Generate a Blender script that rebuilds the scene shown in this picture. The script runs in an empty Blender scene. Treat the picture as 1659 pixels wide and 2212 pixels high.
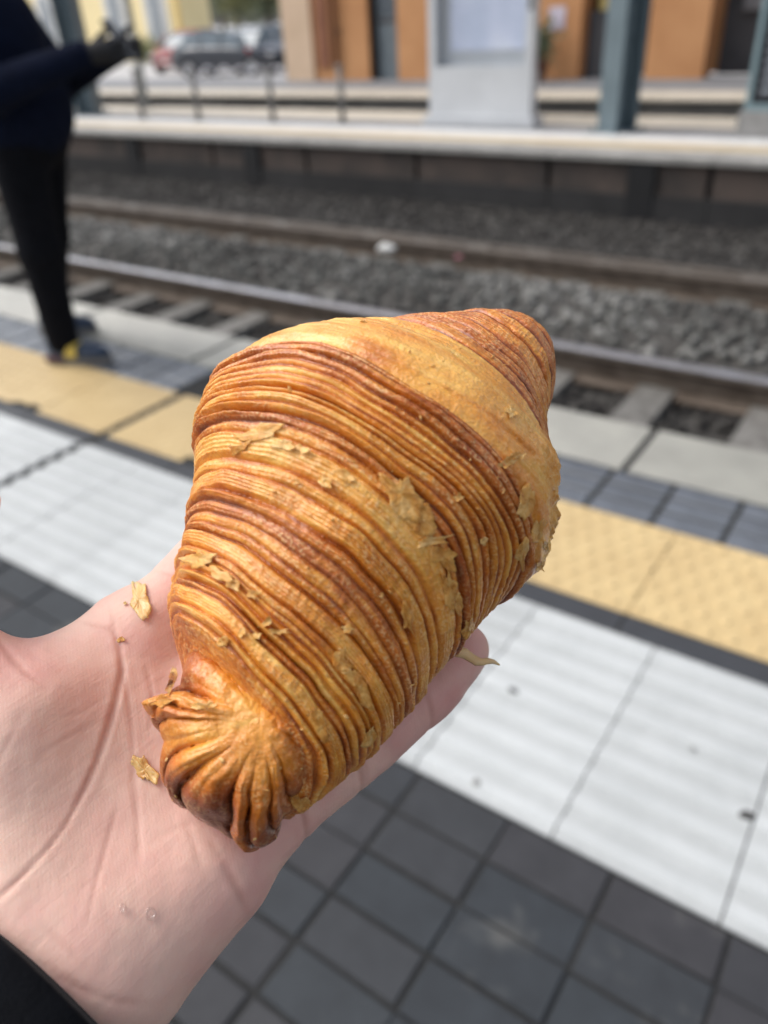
import bpy, math, random
import numpy as np
from mathutils import Vector, Matrix
from mathutils.kdtree import KDTree

scene = bpy.context.scene
COL = scene.collection
rng = np.random.default_rng(7)
random.seed(7)

# ------------------------------------------------------------------ camera, sky, sun, exposure
# world axes: X along the track, Y across the tracks, Z up, platform surface at z = 0
CAM_H = 1.30
RW = np.array([[0.82532674, -0.27041449, 0.49569323],      # camera axes -> world
               [0.56239417, 0.47215408, -0.67881023],
               [-0.05048345, 0.83901522, 0.54176092]])
U, _, Vt = np.linalg.svd(RW); RW = U @ Vt
CAMP = np.array([0.0, 0.0, CAM_H])
FPX, CX, CY = 1690.0, 829.5, 1106.0                        # focal length and centre in survey units

cam_d = bpy.data.cameras.new('camera')
cam = bpy.data.objects.new('camera', cam_d); COL.objects.link(cam)
M4 = Matrix.Identity(4)
for i in range(3):
    for j in range(3): M4[i][j] = RW[i, j]
    M4[i][3] = CAMP[i]
cam.matrix_world = M4
cam_d.sensor_fit = 'VERTICAL'; cam_d.sensor_height = 36.0
cam_d.lens = 36.0 * FPX / 2212.0
cam_d.clip_start = 0.01; cam_d.clip_end = 1000.0
cam_d.dof.use_dof = True
cam_d.dof.focus_distance = 0.196
cam_d.dof.aperture_fstop = 9.3
scene.camera = cam

SUN_EL, SUN_AZ = 52.0, 248.0
world = bpy.data.worlds.new('World'); scene.world = world; world.use_nodes = True
wn = world.node_tree.nodes; wl = world.node_tree.links
bg = wn['Background']
sky = wn.new('ShaderNodeTexSky'); sky.sky_type = 'NISHITA'; sky.sun_disc = False
sky.sun_elevation = math.radians(SUN_EL); sky.sun_rotation = math.radians(SUN_AZ)
sky.air_density = 1.0; sky.dust_density = 4.0; sky.ozone_density = 1.0
hs = wn.new('ShaderNodeHueSaturation'); hs.inputs['Saturation'].default_value = 0.42   # overcast: greyed sky
wl.new(sky.outputs[0], hs.inputs['Color']); wl.new(hs.outputs[0], bg.inputs['Color'])
bg.inputs['Strength'].default_value = 0.15
sun_d = bpy.data.lights.new('sun', 'SUN'); sun_d.energy = 1.0; sun_d.angle = math.radians(50); sun_d.color = (1.0, 0.985, 0.955)
sun = bpy.data.objects.new('sun', sun_d); COL.objects.link(sun)
el, az = math.radians(SUN_EL), math.radians(SUN_AZ)
sdir = Vector((math.sin(az) * math.cos(el), math.cos(az) * math.cos(el), math.sin(el)))
sun.rotation_euler = (-sdir).to_track_quat('-Z', 'Y').to_euler()
scene.view_settings.view_transform = 'Standard'; scene.view_settings.look = 'None'
scene.view_settings.gamma = 1.0; scene.view_settings.use_curve_mapping = False
scene.view_settings.exposure = 0.66
scene.render.engine = 'CYCLES'
scene.cycles.use_denoising = True
scene.cycles.max_bounces = 6

# ------------------------------------------------------------------ helpers
def cam_pt(px, py, d):
    """camera-space point of a surveyed direction at depth d"""
    return np.array([(px - CX) / FPX * d, -(py - CY) / FPX * d, -d])
def to_world(pc): return CAMP + np.asarray(pc) @ RW.T
def at(px, py, d): return to_world(cam_pt(px, py, d))
def ray(px, py): return RW @ np.array([(px - CX) / FPX, -(py - CY) / FPX, -1.0])
def on_z(px, py, z=0.0):
    r = ray(px, py); return CAMP + r * (z - CAMP[2]) / r[2]
def on_y(px, py, y):
    r = ray(px, py); return CAMP + r * (y - CAMP[1]) / r[1]
def to_px(p):
    c = (np.asarray(p) - CAMP) @ RW
    return np.stack([CX + FPX * c[..., 0] / -c[..., 2], CY - FPX * c[..., 1] / -c[..., 2]], -1)

def mesh_np(name, verts, faces, smooth=False):
    """verts n x 3; faces: list of (k x m) int arrays or python lists"""
    me = bpy.data.meshes.new(name)
    verts = np.asarray(verts, dtype=np.float32)
    if isinstance(faces, np.ndarray): faces = [faces]
    if faces and not isinstance(faces[0], np.ndarray):
        me.from_pydata(verts.tolist(), [], faces)
    else:
        loops = np.concatenate([f.ravel() for f in faces]).astype(np.int32)
        sizes = np.concatenate([np.full(len(f), f.shape[1]) for f in faces]).astype(np.int32)
        starts = np.concatenate([[0], np.cumsum(sizes)[:-1]]).astype(np.int32)
        me.vertices.add(len(verts)); me.vertices.foreach_set('co', verts.ravel())
        me.loops.add(len(loops)); me.loops.foreach_set('vertex_index', loops)
        me.polygons.add(len(sizes)); me.polygons.foreach_set('loop_start', starts)
        me.polygons.foreach_set('loop_total', sizes)
        me.update(calc_edges=True)
    me.validate()
    if smooth:
        me.polygons.foreach_set('use_smooth', np.ones(len(me.polygons), dtype=bool))
    return me

def link(name, me, mat=None, parent=None, loc=None):
    o = bpy.data.objects.new(name, me); COL.objects.link(o)
    if mat is not None and me is not None and not me.materials: me.materials.append(mat)
    if parent is not None: o.parent = parent
    if loc is not None: o.location = loc
    return o
def empty(name, loc=(0, 0, 0), rz=0.0):
    o = bpy.data.objects.new(name, None); COL.objects.link(o)
    o.location = loc; o.rotation_euler = (0, 0, rz); o.empty_display_size = 0.1
    return o
def tag(o, label=None, cat=None, group=None, kind=None):
    if label: o['label'] = label
    if cat: o['category'] = cat
    if group: o['group'] = group
    if kind: o['kind'] = kind
    return o

class MB:
    """collects boxes, prisms and tubes into one mesh"""
    def __init__(s): s.v = []; s.f = []
    def add(s, v, f):
        n = len(s.v); s.v += [tuple(map(float, p)) for p in v]; s.f += [tuple(int(i) + n for i in q) for q in f]; return s
    def box(s, x0, x1, y0, y1, z0, z1, bev=0.0):
        if bev <= 0:
            v = [(x0,y0,z0),(x1,y0,z0),(x1,y1,z0),(x0,y1,z0),(x0,y0,z1),(x1,y0,z1),(x1,y1,z1),(x0,y1,z1)]
            return s.add(v, [(3,2,1,0),(4,5,6,7),(0,1,5,4),(1,2,6,5),(2,3,7,6),(3,0,4,7)])
        b = bev   # chamfered top edges
        v = [(x0,y0,z0),(x1,y0,z0),(x1,y1,z0),(x0,y1,z0),(x0,y0,z1-b),(x1,y0,z1-b),(x1,y1,z1-b),(x0,y1,z1-b),
             (x0+b,y0+b,z1),(x1-b,y0+b,z1),(x1-b,y1-b,z1),(x0+b,y1-b,z1)]
        f = [(3,2,1,0),(0,1,5,4),(1,2,6,5),(2,3,7,6),(3,0,4,7),(4,5,9,8),(5,6,10,9),(6,7,11,10),(7,4,8,11),(8,9,10,11)]
        return s.add(v, f)
    def prism(s, prof, axis, a0, a1):
        """closed 2D profile extruded along axis 'x','y','z' from a0 to a1"""
        n = len(prof)
        def P(p, a): return {'x': (a, p[0], p[1]), 'y': (p[0], a, p[1]), 'z': (p[0], p[1], a)}[axis]
        v = [P(p, a0) for p in prof] + [P(p, a1) for p in prof]
        f = [(i, (i+1) % n, n+(i+1) % n, n+i) for i in range(n)] + [tuple(range(n))[::-1], tuple(range(n, 2*n))]
        return s.add(v, f)
    def tube(s, pts, rad, seg=8, cap=True):
        pts = [np.array(p, float) for p in pts]; n = len(pts)
        if not hasattr(rad, '__len__'): rad = [rad] * n
        v = []; f = []
        for i, p in enumerate(pts):
            t = pts[min(i+1, n-1)] - pts[max(i-1, 0)]; t /= np.linalg.norm(t) + 1e-12
            a = np.cross(t, (0, 0, 1)) if abs(t[2]) < 0.9 else np.cross(t, (1, 0, 0)); a /= np.linalg.norm(a)
            b = np.cross(t, a)
            for k in range(seg):
                th = 2*math.pi*k/seg; v.append(p + rad[i]*(math.cos(th)*a + math.sin(th)*b))
        for i in range(n-1):
            for k in range(seg):
                k2 = (k+1) % seg; f.append((i*seg+k, i*seg+k2, (i+1)*seg+k2, (i+1)*seg+k))
        if cap: f += [tuple(range(seg))[::-1], tuple(range((n-1)*seg, n*seg))]
        return s.add(v, f)
    def mesh(s, name, smooth=False): return mesh_np(name, np.array(s.v), s.f, smooth)
    def build(s, name, mat, parent=None, smooth=False, loc=None): return link(name, s.mesh(name, smooth), mat, parent, loc)

# value noise in 3D -------------------------------------------------
_tab = rng.random(4096).astype(np.float32)
def vnoise(p):
    p = np.asarray(p, dtype=np.float32); i = np.floor(p).astype(np.int64); f = (p - i).astype(np.float32); f = f*f*(3-2*f)
    def h(dx, dy, dz):
        k = (i[..., 0]+dx)*73856093 ^ (i[..., 1]+dy)*19349663 ^ (i[..., 2]+dz)*83492791
        return _tab[k & 4095]
    r = 0
    for dx in (0, 1):
        for dy in (0, 1):
            for dz in (0, 1):
                w = (f[..., 0] if dx else 1-f[..., 0])*(f[..., 1] if dy else 1-f[..., 1])*(f[..., 2] if dz else 1-f[..., 2])
                r = r + w*h(dx, dy, dz)
    return r*2-1
def fbm(p, oct=4, gain=0.5):
    p = np.asarray(p, dtype=np.float32); r = 0; a = 1.0
    for k in range(oct):
        r = r + a*vnoise(p*(2.03**k)+17.3*k); a *= gain
    return r
def sstep(a, b, x):
    t = np.clip((x-a)/(b-a), 0, 1); return t*t*(3-2*t)

# signed-distance meshing --------------------------------------------
def surface_nets(F, o, h):
    S = F < 0; nx, ny, nz = F.shape
    c = np.zeros((nx-1, ny-1, nz-1), np.int8)
    cor = [(a, b, d) for a in (0, 1) for b in (0, 1) for d in (0, 1)]
    for a, b, d in cor: c += S[a:nx-1+a, b:ny-1+b, d:nz-1+d]
    act = (c > 0) & (c < 8)
    I, J, K = np.nonzero(act); n = len(I)
    idx = -np.ones(act.shape, np.int64); idx[I, J, K] = np.arange(n)
    pos = np.zeros((n, 3)); cnt = np.zeros(n)
    for a in cor:
        for ax in range(3):
            if a[ax] == 1: continue
            b = list(a); b[ax] = 1
            fa = F[I+a[0], J+a[1], K+a[2]]; fb = F[I+b[0], J+b[1], K+b[2]]
            m = (fa < 0) != (fb < 0)
            t = fa[m]/(fa[m]-fb[m])
            p = np.tile(np.array(a, float), (m.sum(), 1)); p[:, ax] += t
            pos[m] += p; cnt[m] += 1
    pos = pos/cnt[:, None] + np.stack([I, J, K], -1)
    V = np.asarray(o) + h*pos
    Q = []
    for ax in range(3):
        b, d = (ax+1) % 3, (ax+2) % 3
        sl0 = [slice(None)]*3; sl1 = [slice(None)]*3
        sl0[ax] = slice(0, -1); sl1[ax] = slice(1, None)
        for q in (b, d): sl0[q] = slice(1, -1); sl1[q] = slice(1, -1)
        s0 = S[tuple(sl0)]; s1 = S[tuple(sl1)]
        E = np.nonzero(s0 != s1)
        if not len(E[0]): continue
        E = [e.copy() for e in E]; E[b] += 1; E[d] += 1
        inside0 = S[E[0], E[1], E[2]]
        def cell(ob, od):
            e = [x.copy() for x in E]; e[b] -= ob; e[d] -= od
            return idx[e[0], e[1], e[2]]
        q = np.stack([cell(1, 1), cell(0, 1), cell(0, 0), cell(1, 0)], -1)
        q[~inside0] = q[~inside0][:, ::-1]
        Q.append(q)
    Q = np.concatenate(Q)
    return V, Q
def sd_cap(P, a, b, ra, rb):
    a = np.asarray(a, np.float32); b = np.asarray(b, np.float32); ab = b-a
    t = np.clip(((P-a) @ ab)/max(float(ab @ ab), 1e-12), 0, 1)
    return np.linalg.norm(P-a-t[..., None]*ab, axis=-1) - (ra+(rb-ra)*t)
def sd_ell(P, c, r, A=None):
    q = P-np.asarray(c, np.float32)
    if A is not None: q = q @ np.asarray(A, np.float32).T
    r = np.asarray(r, np.float32)
    k0 = np.linalg.norm(q/r, axis=-1); k1 = np.linalg.norm(q/(r*r), axis=-1)
    return k0*(k0-1)/np.maximum(k1, 1e-9)
def smin(ds, k):
    m = ds[0]
    for d in ds[1:]:
        h = np.clip(0.5+0.5*(d-m)/k, 0, 1); m = d*(1-h)+m*h-k*h*(1-h)
    return m
def sdf_mesh(fn, lo, hi, h):
    n = [int(math.ceil((hi[i]-lo[i])/h))+1 for i in range(3)]
    ax = [np.float32(lo[i])+np.float32(h)*np.arange(n[i], dtype=np.float32) for i in range(3)]
    P = np.stack(np.meshgrid(*ax, indexing='ij'), -1)
    return surface_nets(fn(P), lo, h)
def subdiv(me, levels=1):
    o = bpy.data.objects.new('tmp', me); COL.objects.link(o)
    m = o.modifiers.new('s', 'SUBSURF'); m.levels = levels; m.render_levels = levels
    dg = bpy.context.evaluated_depsgraph_get(); dg.update()
    r = bpy.data.meshes.new_from_object(o.evaluated_get(dg)); bpy.data.objects.remove(o)
    return r
def co_of(me):
    a = np.empty(len(me.vertices)*3, np.float32); me.vertices.foreach_get('co', a); return a.reshape(-1, 3)
def no_of(me):
    a = np.empty(len(me.vertices)*3, np.float32); me.vertices.foreach_get('normal', a); return a.reshape(-1, 3)
def set_co(me, v): me.vertices.foreach_set('co', np.asarray(v, np.float32).ravel()); me.update()
def attr(me, name, vals):
    a = me.attributes.new(name, 'FLOAT', 'POINT'); a.data.foreach_set('value', np.asarray(vals, np.float32).ravel())

# ------------------------------------------------------------------ materials
def new_mat(name):
    m = bpy.data.materials.new(name); m.use_nodes = True
    nt = m.node_tree; return m, nt, nt.nodes['Principled BSDF']
def N(nt, t, **kw):
    n = nt.nodes.new(t)
    for k, v in kw.items(): setattr(n, k, v)
    return n
def noise_node(nt, scale, detail=4, rough=0.55, coord='Object', vec=None):
    n = N(nt, 'ShaderNodeTexNoise'); n.inputs['Scale'].default_value = scale; n.inputs['Detail'].default_value = detail
    n.inputs['Roughness'].default_value = rough
    if vec is None:
        tc = N(nt, 'ShaderNodeTexCoord'); nt.links.new(tc.outputs[coord], n.inputs['Vector'])
    else: nt.links.new(vec, n.inputs['Vector'])
    return n
def ramp(nt, fac, stops):
    r = N(nt, 'ShaderNodeValToRGB'); e = r.color_ramp.elements
    e[0].position, e[0].color = stops[0][0], (*stops[0][1], 1)
    e[1].position, e[1].color = stops[-1][0], (*stops[-1][1], 1)
    for p, c in stops[1:-1]:
        x = e.new(p); x.color = (*c, 1)
    if fac is not None: nt.links.new(fac, r.inputs[0])
    return r
def mixc(nt, fac, a, b, mode='MIX'):
    m = N(nt, 'ShaderNodeMix'); m.data_type = 'RGBA'; m.blend_type = mode
    for s, v in ((m.inputs[0], fac), (m.inputs[6], a), (m.inputs[7], b)):
        if isinstance(v, (int, float)): s.default_value = v
        elif isinstance(v, tuple): s.default_value = (*v, 1)
        else: nt.links.new(v, s)
    return m.outputs[2]
def math_n(nt, op, a, b=0.0, clamp=False):
    m = N(nt, 'ShaderNodeMath'); m.operation = op; m.use_clamp = clamp
    for s, v in ((m.inputs[0], a), (m.inputs[1], b)):
        if isinstance(v, (int, float)): s.default_value = v
        else: nt.links.new(v, s)
    return m.outputs[0]
def bump(nt, b, height, strength=0.3, dist=0.002, prev=None):
    n = N(nt, 'ShaderNodeBump'); n.inputs['Strength'].default_value = strength; n.inputs['Distance'].default_value = dist
    nt.links.new(height, n.inputs['Height'])
    if prev is not None: nt.links.new(prev, n.inputs['Normal'])
    if b is not None: nt.links.new(n.outputs[0], b.inputs['Normal'])
    return n.outputs[0]
def plain(name, c1, c2=None, rough=0.7, scale=8.0, metal=0.0, bstr=0.25, bdist=0.003, bscale=None, per_obj=0.0, coord='Object', lo=0.35, hi=0.65):
    """two-tone noisy surface with fine relief; per_obj varies the tone from piece to piece"""
    m, nt, b = new_mat(name); c2 = c2 or tuple(x*0.7 for x in c1)
    n = noise_node(nt, scale, 6, 0.6, coord)
    r = ramp(nt, n.outputs['Fac'], [(lo, c2), (hi, c1)])
    col = r.outputs[0]
    if per_obj:
        oi = N(nt, 'ShaderNodeObjectInfo')
        v = math_n(nt, 'MULTIPLY_ADD', oi.outputs['Random'], per_obj*2); v.node.inputs[2].default_value = 1-per_obj
        hsv = N(nt, 'ShaderNodeHueSaturation'); nt.links.new(v, hsv.inputs['Value']); nt.links.new(col, hsv.inputs['Color']); col = hsv.outputs[0]
    nt.links.new(col, b.inputs['Base Color'])
    b.inputs['Roughness'].default_value = rough; b.inputs['Metallic'].default_value = metal
    n2 = noise_node(nt, bscale or scale*12, 4, 0.6, coord)
    if bstr: bump(nt, b, n2.outputs['Fac'], bstr, bdist)
    return m
# ------------------------------------------------------------------ setting: near platform
M_joint = plain('joint_sand', (0.020, 0.020, 0.019), (0.012, 0.012, 0.012), 0.95, 40)
def paver_mat():
    m, nt, b = new_mat('paver_concrete')
    oi = N(nt, 'ShaderNodeObjectInfo')
    tone = ramp(nt, oi.outputs['Random'], [(0.0, (0.0160, 0.0205, 0.0262)), (0.35, (0.0195, 0.0240, 0.0290)), (0.6, (0.0245, 0.0240, 0.0280)), (0.8, (0.0175, 0.0225, 0.0280)), (1.0, (0.0290, 0.0280, 0.0310))])
    geo = N(nt, 'ShaderNodeNewGeometry')
    n = noise_node(nt, 16, 6, 0.65, vec=geo.outputs['Position'])
    k = ramp(nt, n.outputs['Fac'], [(0.3, (0.72, 0.72, 0.73)), (0.7, (1.25, 1.23, 1.2))])
    c = mixc(nt, 1.0, tone.outputs[0], k.outputs[0], 'MULTIPLY')
    n3 = noise_node(nt, 5.5, 3, 0.6, vec=geo.outputs['Position'])           # pale lime streaks
    s = ramp(nt, n3.outputs['Fac'], [(0.58, (0, 0, 0)), (0.74, (0.42, 0.42, 0.42))])
    c = mixc(nt, s.outputs[0], c, (0.17, 0.165, 0.15))
    nt.links.new(c, b.inputs['Base Color']); b.inputs['Roughness'].default_value = 0.72
    n2 = noise_node(nt, 420, 4, 0.6, vec=geo.outputs['Position']); bump(nt, b, n2.outputs['Fac'], 0.35, 0.001)
    return m
M_paver = paver_mat()
def tile_mat(name, c1, c2, grime_shade, rough=.5):
    """tactile tile: channel shade between the ribs painted into the colour, plus broad grimy patches"""
    m, nt, b = new_mat(name); geo = N(nt, 'ShaderNodeNewGeometry'); tc = N(nt, 'ShaderNodeTexCoord')
    n = noise_node(nt, 7, 6, .65, vec=geo.outputs['Position']); r = ramp(nt, n.outputs['Fac'], [(.3, c2), (.65, c1)])
    oi = N(nt, 'ShaderNodeObjectInfo'); v = math_n(nt, 'MULTIPLY_ADD', oi.outputs['Random'], .10); v.node.inputs[2].default_value = .95
    hsv = N(nt, 'ShaderNodeHueSaturation'); nt.links.new(v, hsv.inputs['Value']); nt.links.new(r.outputs[0], hsv.inputs['Color'])
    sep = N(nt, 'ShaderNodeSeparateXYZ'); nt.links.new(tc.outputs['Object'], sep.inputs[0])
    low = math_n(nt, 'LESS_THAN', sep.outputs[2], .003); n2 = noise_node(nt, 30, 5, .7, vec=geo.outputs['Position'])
    k = math_n(nt, 'MULTIPLY', low, math_n(nt, 'MULTIPLY', n2.outputs['Fac'], .45))  # low channels coloured darker, standing in for shade between the raised ribs
    c = mixc(nt, k, hsv.outputs[0], grime_shade)
    n4 = noise_node(nt, 1.7, 5, .7, vec=geo.outputs['Position']); st_ = ramp(nt, n4.outputs['Fac'], [(.55, (0, 0, 0)), (.75, (.35, .35, .35))]); c = mixc(nt, st_.outputs[0], c, grime_shade)
    nt.links.new(c, b.inputs['Base Color']); b.inputs['Roughness'].default_value = rough
    n3 = noise_node(nt, 260, 4, .6, vec=geo.outputs['Position']); bump(nt, b, n3.outputs['Fac'], .2, .001); return m
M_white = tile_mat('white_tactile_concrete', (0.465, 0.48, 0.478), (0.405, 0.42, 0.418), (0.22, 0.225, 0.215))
M_yellow = tile_mat('yellow_tactile_concrete', (0.57, 0.43, 0.22), (0.49, 0.355, 0.175), (0.36, 0.25, 0.11))
M_strip = plain('dark_basalt_strip', (0.038, 0.041, 0.047), (0.03, 0.032, 0.037), 0.6, 10, per_obj=0.1)
M_ribpaver = plain('blue_grey_ribbed_paver', (0.115, 0.127, 0.147), (0.08, 0.088, 0.10), 0.30, 14, per_obj=0.12)
M_edge = plain('pale_edge_stone', (0.29, 0.285, 0.25), (0.23, 0.226, 0.20), 0.36, 6, per_obj=0.06)
M_conc = plain('weathered_concrete', (0.30, 0.285, 0.26), (0.20, 0.19, 0.17), 0.85, 3)
M_asph = plain('platform_asphalt', (0.20, 0.205, 0.215), (0.15, 0.155, 0.165), 0.75, 4)

plat = empty('platform'); tag(plat, kind='structure')
bed = MB().box(-40, 12, -6, 2.53, -0.75, -0.0055); bed.build('platform_bed', M_joint, plat)
def grid_mesh(mb, name): return mb.mesh(name)
# dark grey pavers, 20 x 10 cm, laid in straight rows
pm = []
for k in range(4):
    mb = MB(); j = 0.0023 + 0.0009*k
    mb.box(-0.1+j, 0.1-j, -0.05+j, 0.05-j, -0.06, 0.0, 0.0025); me = mb.mesh('paver'); me.materials.append(M_paver); pm.append(me)
for ix in range(-17, 4):
    for iy in range(0, 6):
        o = link('paver', pm[rng.integers(4)], None, plat, (-0.278+0.2*ix + rng.normal(0, .0012), 0.816-0.1*iy+rng.normal(0, .001), rng.normal(-0.001, 0.0011)))
        o.rotation_euler = (rng.normal(0, .006), rng.normal(0, .005), rng.normal(0, .006))
rest = MB()                                    # the rest of the paving, farther from view: still single stones, kept as one part
for ix in range(-60, 16):
    for iy in range(0, 26):
        if -17 <= ix < 4 and iy < 6: continue
        j = .0034; x = -0.278+0.2*ix; y = 0.816-0.1*iy; z = rng.normal(-.001, .0008)
        rest.box(x-.1+j, x+.1-j, y-.05+j, y+.05-j, -.05, z, .0025)
ro = rest.build('paving_field', M_paver, plat); ro['kind'] = 'stuff'
MB().box(-40, 12, -6, -1.75, -0.05, -0.002).build('paving_sheet', M_paver, plat)
# white guide tiles 30 x 60 cm, ribs along the platform
def rib_profile(y0, y1, n, base, top, w):
    """2D profile (y, z): ribbed plate"""
    pr = [(y0, -0.05), (y1, -0.05), (y1, base)]
    p = (y1-y0)/n
    for i in range(n)[::-1]:
        c = y0+(i+.5)*p
        pr += [(c+w*.5+.006, base), (c+w*.5, top), (c-w*.5, top), (c-w*.5-.006, base)]
    pr += [(y0, base)]
    return pr
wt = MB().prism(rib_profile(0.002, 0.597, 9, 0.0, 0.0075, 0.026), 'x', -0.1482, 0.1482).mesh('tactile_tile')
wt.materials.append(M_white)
GAPX = -2.42      # expansion joint that crosses the whole platform edge
def xs_tiles(pitch, ref, x0, x1):
    """tile centres on a pitch, interrupted by the expansion joint"""
    out = []
    k0 = int(math.floor((x0-ref)/pitch)); k1 = int(math.ceil((x1-ref)/pitch))
    for k in range(k0, k1+1): out.append(ref+(k+.5)*pitch)
    return out
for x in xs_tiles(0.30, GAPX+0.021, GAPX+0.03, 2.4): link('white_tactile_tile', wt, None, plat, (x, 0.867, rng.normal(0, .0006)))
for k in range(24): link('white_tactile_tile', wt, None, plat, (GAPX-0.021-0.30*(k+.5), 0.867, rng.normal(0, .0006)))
# dark strip between white and yellow
st = MB().box(-0.198, 0.198, 1.470, 1.545, -0.05, -0.003, 0.003).mesh('strip_stone'); st.materials.append(M_strip)
for k in range(12): link('strip_stone', st, None, plat, (GAPX+0.021+0.4*(k+.5), 0, rng.normal(0, .0005)))
for k in range(22): link('strip_stone', st, None, plat, (GAPX-0.021-0.4*(k+.5), 0, rng.normal(0, .0005)))
# yellow warning tiles 40 x 40 cm with truncated domes
yb = MB().box(-0.1985, 0.1985, 1.5485, 1.958, -0.05, 0.0, 0.002)
for i in range(7):
    for j in range(7):
        cx = -0.1985+0.397*(i+.25+.5*(j % 2))/7; cy = 1.5485+0.4095*(j+.5)/7
        v = []; 
        for r, z in ((0.0135, 0.0005), (0.0095, 0.0060)):
            for k in range(8): v.append((cx+r*math.cos(k*math.pi/4), cy+r*math.sin(k*math.pi/4), z))
        yb.add(v, [(k, (k+1) % 8, 8+(k+1) % 8, 8+k) for k in range(8)]+[tuple(range(8, 16))])
yt = yb.mesh('warning_tile'); yt.materials.append(M_yellow)
def chipped(side):
    """a warning tile whose near edge is broken away on one side"""
    mb = MB()
    out = [(-0.1985, 1.958), (-0.1985, 1.5485)] if side > 0 else [(-0.1985, 1.958), (-0.1985, 1.592), (-0.15, 1.585), (-0.12, 1.603), (-0.07, 1.590), (-0.03, 1.598), (-0.012, 1.565), (0.01, 1.5485)]
    out += [(0.02, 1.5485), (0.035, 1.572), (0.075, 1.580), (0.11, 1.572), (0.13, 1.592), (0.1985, 1.585)] if side > 0 else [(0.1985, 1.5485)]
    out += [(0.1985, 1.958)]
    mb.prism(out, 'z', -0.05, 0.0)
    for i in range(7):
        for j in range(1, 7):
            cx = -0.1985+0.397*(i+.25+.5*(j % 2))/7; cy = 1.5485+0.4095*(j+.5)/7
            v = []
            for r, z in ((0.0135, 0.0005), (0.0095, 0.0060)):
                for k in range(8): v.append((cx+r*math.cos(k*math.pi/4), cy+r*math.sin(k*math.pi/4), z))
            mb.add(v, [(k, (k+1) % 8, 8+(k+1) % 8, 8+k) for k in range(8)]+[tuple(range(8, 16))])
    me = mb.mesh('broken_warning_tile'); me.materials.append(M_yellow); return me
ch1, ch2 = chipped(1), chipped(-1)
for k in range(12): link('warning_tile', ch2 if k == 1 else yt, None, plat, (GAPX+0.021+0.4*(k+.5), 0, rng.normal(0, .0006)))
for k in range(26): link('warning_tile', ch1 if k == 1 else yt, None, plat, (GAPX-0.021-0.4*(k+.5), 0, rng.normal(0, .0006)))
# three rows of blue-grey pavers, then ribbed edge stones
rp = MB().box(-0.094, 0.094, 0.0035, 0.083, -0.05, -0.001, 0.006).mesh('edge_paver'); rp.materials.append(M_ribpaver)
for r in range(3):
    for k in range(-26, 16):
        x = -0.482+0.2*k+0.1
        if abs(x-GAPX) < 0.1: continue
        link('edge_paver', rp, None, plat, (x, 1.962+0.0865*r, rng.normal(0, .0012)))
es = MB().prism(rib_profile(0.0, 0.325, 22, 0.0, 0.004, 0.006), 'x', -0.488, 0.488).mesh('edge_stone'); es.materials.append(M_edge)
for k in range(-13, 4): link('edge_stone', es, None, plat, (-0.653+1.0*k+0.5, 2.224, rng.normal(0, .0008)))
MB().box(-40, 12, 2.40, 2.535, -0.9, -0.055).build('platform_wall', M_conc, plat)

# ------------------------------------------------------------------ track bed
M_ballast_dk = plain('brown_ballast_ground', (0.075, 0.068, 0.060), (0.035, 0.032, 0.028), 0.95, 14)
ground = empty('ground'); tag(ground, kind='structure')
MB().box(-300, 300, 2.5, 400, -1.4, -0.66).build('ground_sheet', M_ballast_dk, ground)
def stone_mat():
    m, nt, b = new_mat('ballast_stone')
    a = N(nt, 'ShaderNodeAttribute'); a.attribute_name = 'tone'
    r = ramp(nt, a.outputs['Fac'], [(0.0, (0.014, 0.012, 0.011)), (0.35, (0.040, 0.036, 0.032)), (0.7, (0.098, 0.097, 0.089)), (1.0, (0.22, 0.215, 0.20))])
    nt.links.new(r.outputs[0], b.inputs['Base Color']); b.inputs['Roughness'].default_value = 0.9; return m
M_stone = stone_mat()
t = (1+5**.5)/2
ICO_V = np.array([(-1,t,0),(1,t,0),(-1,-t,0),(1,-t,0),(0,-1,t),(0,1,t),(0,-1,-t),(0,1,-t),(t,0,-1),(t,0,1),(-t,0,-1),(-t,0,1)], float); ICO_V /= np.linalg.norm(ICO_V[0])
ICO_F = np.array([(0,11,5),(0,5,1),(0,1,7),(0,7,10),(0,10,11),(1,5,9),(5,11,4),(11,10,2),(10,7,6),(7,1,8),(3,9,4),(3,4,2),(3,2,6),(3,6,8),(3,8,9),(4,9,5),(2,4,11),(6,2,10),(8,6,7),(9,8,1)])
def ballast_z(x, y):
    """bed surface: heaped between the rails, falling towards the far wall"""
    z = -0.43+0*y
    z = z+0.155*np.exp(-((y-4.52)/0.50)**4)
    z = z-0.16*sstep(5.9, 7.0, y)
    return z
ns = 24000
sx = 1.5-18.5*rng.random(ns)**1.15; sy = 2.62+5.38*rng.random(ns)
mid = np.exp(-((sy-4.52)/0.60)**6)
tone = np.clip(0.27+0.47*mid+0.13*rng.normal(size=ns)+0.17*fbm(np.stack([sx*1.1, sy*2.2, 0*sx], -1), 3)*(0.4+mid), 0.02, 1)
rad = 0.015+0.017*rng.random(ns)
keep = ~((np.abs(sy-3.745) < 0.075) | (np.abs(sy-5.25) < 0.075))
sx, sy, tone, rad = sx[keep], sy[keep], tone[keep], rad[keep]; ns = len(sx)
Rm = rng.normal(size=(ns, 3, 3)); Rm = np.linalg.qr(Rm)[0]
sc = rad[:, None]*(0.65+0.7*rng.random((ns, 3)))
V = ICO_V[None]*sc[:, None, :]*(0.82+0.36*rng.random((ns, 12, 1)))
V = np.einsum('nij,nkj->nki', Rm, V)+np.stack([sx, sy, ballast_z(sx, sy)+0.01*rng.random(ns)], -1)[:, None, :]
F = (ICO_F[None]+12*np.arange(ns)[:, None, None]).reshape(-1, 3)
me = mesh_np('ballast', V.reshape(-1, 3), F); attr(me, 'tone', np.repeat(tone, 12))
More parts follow.
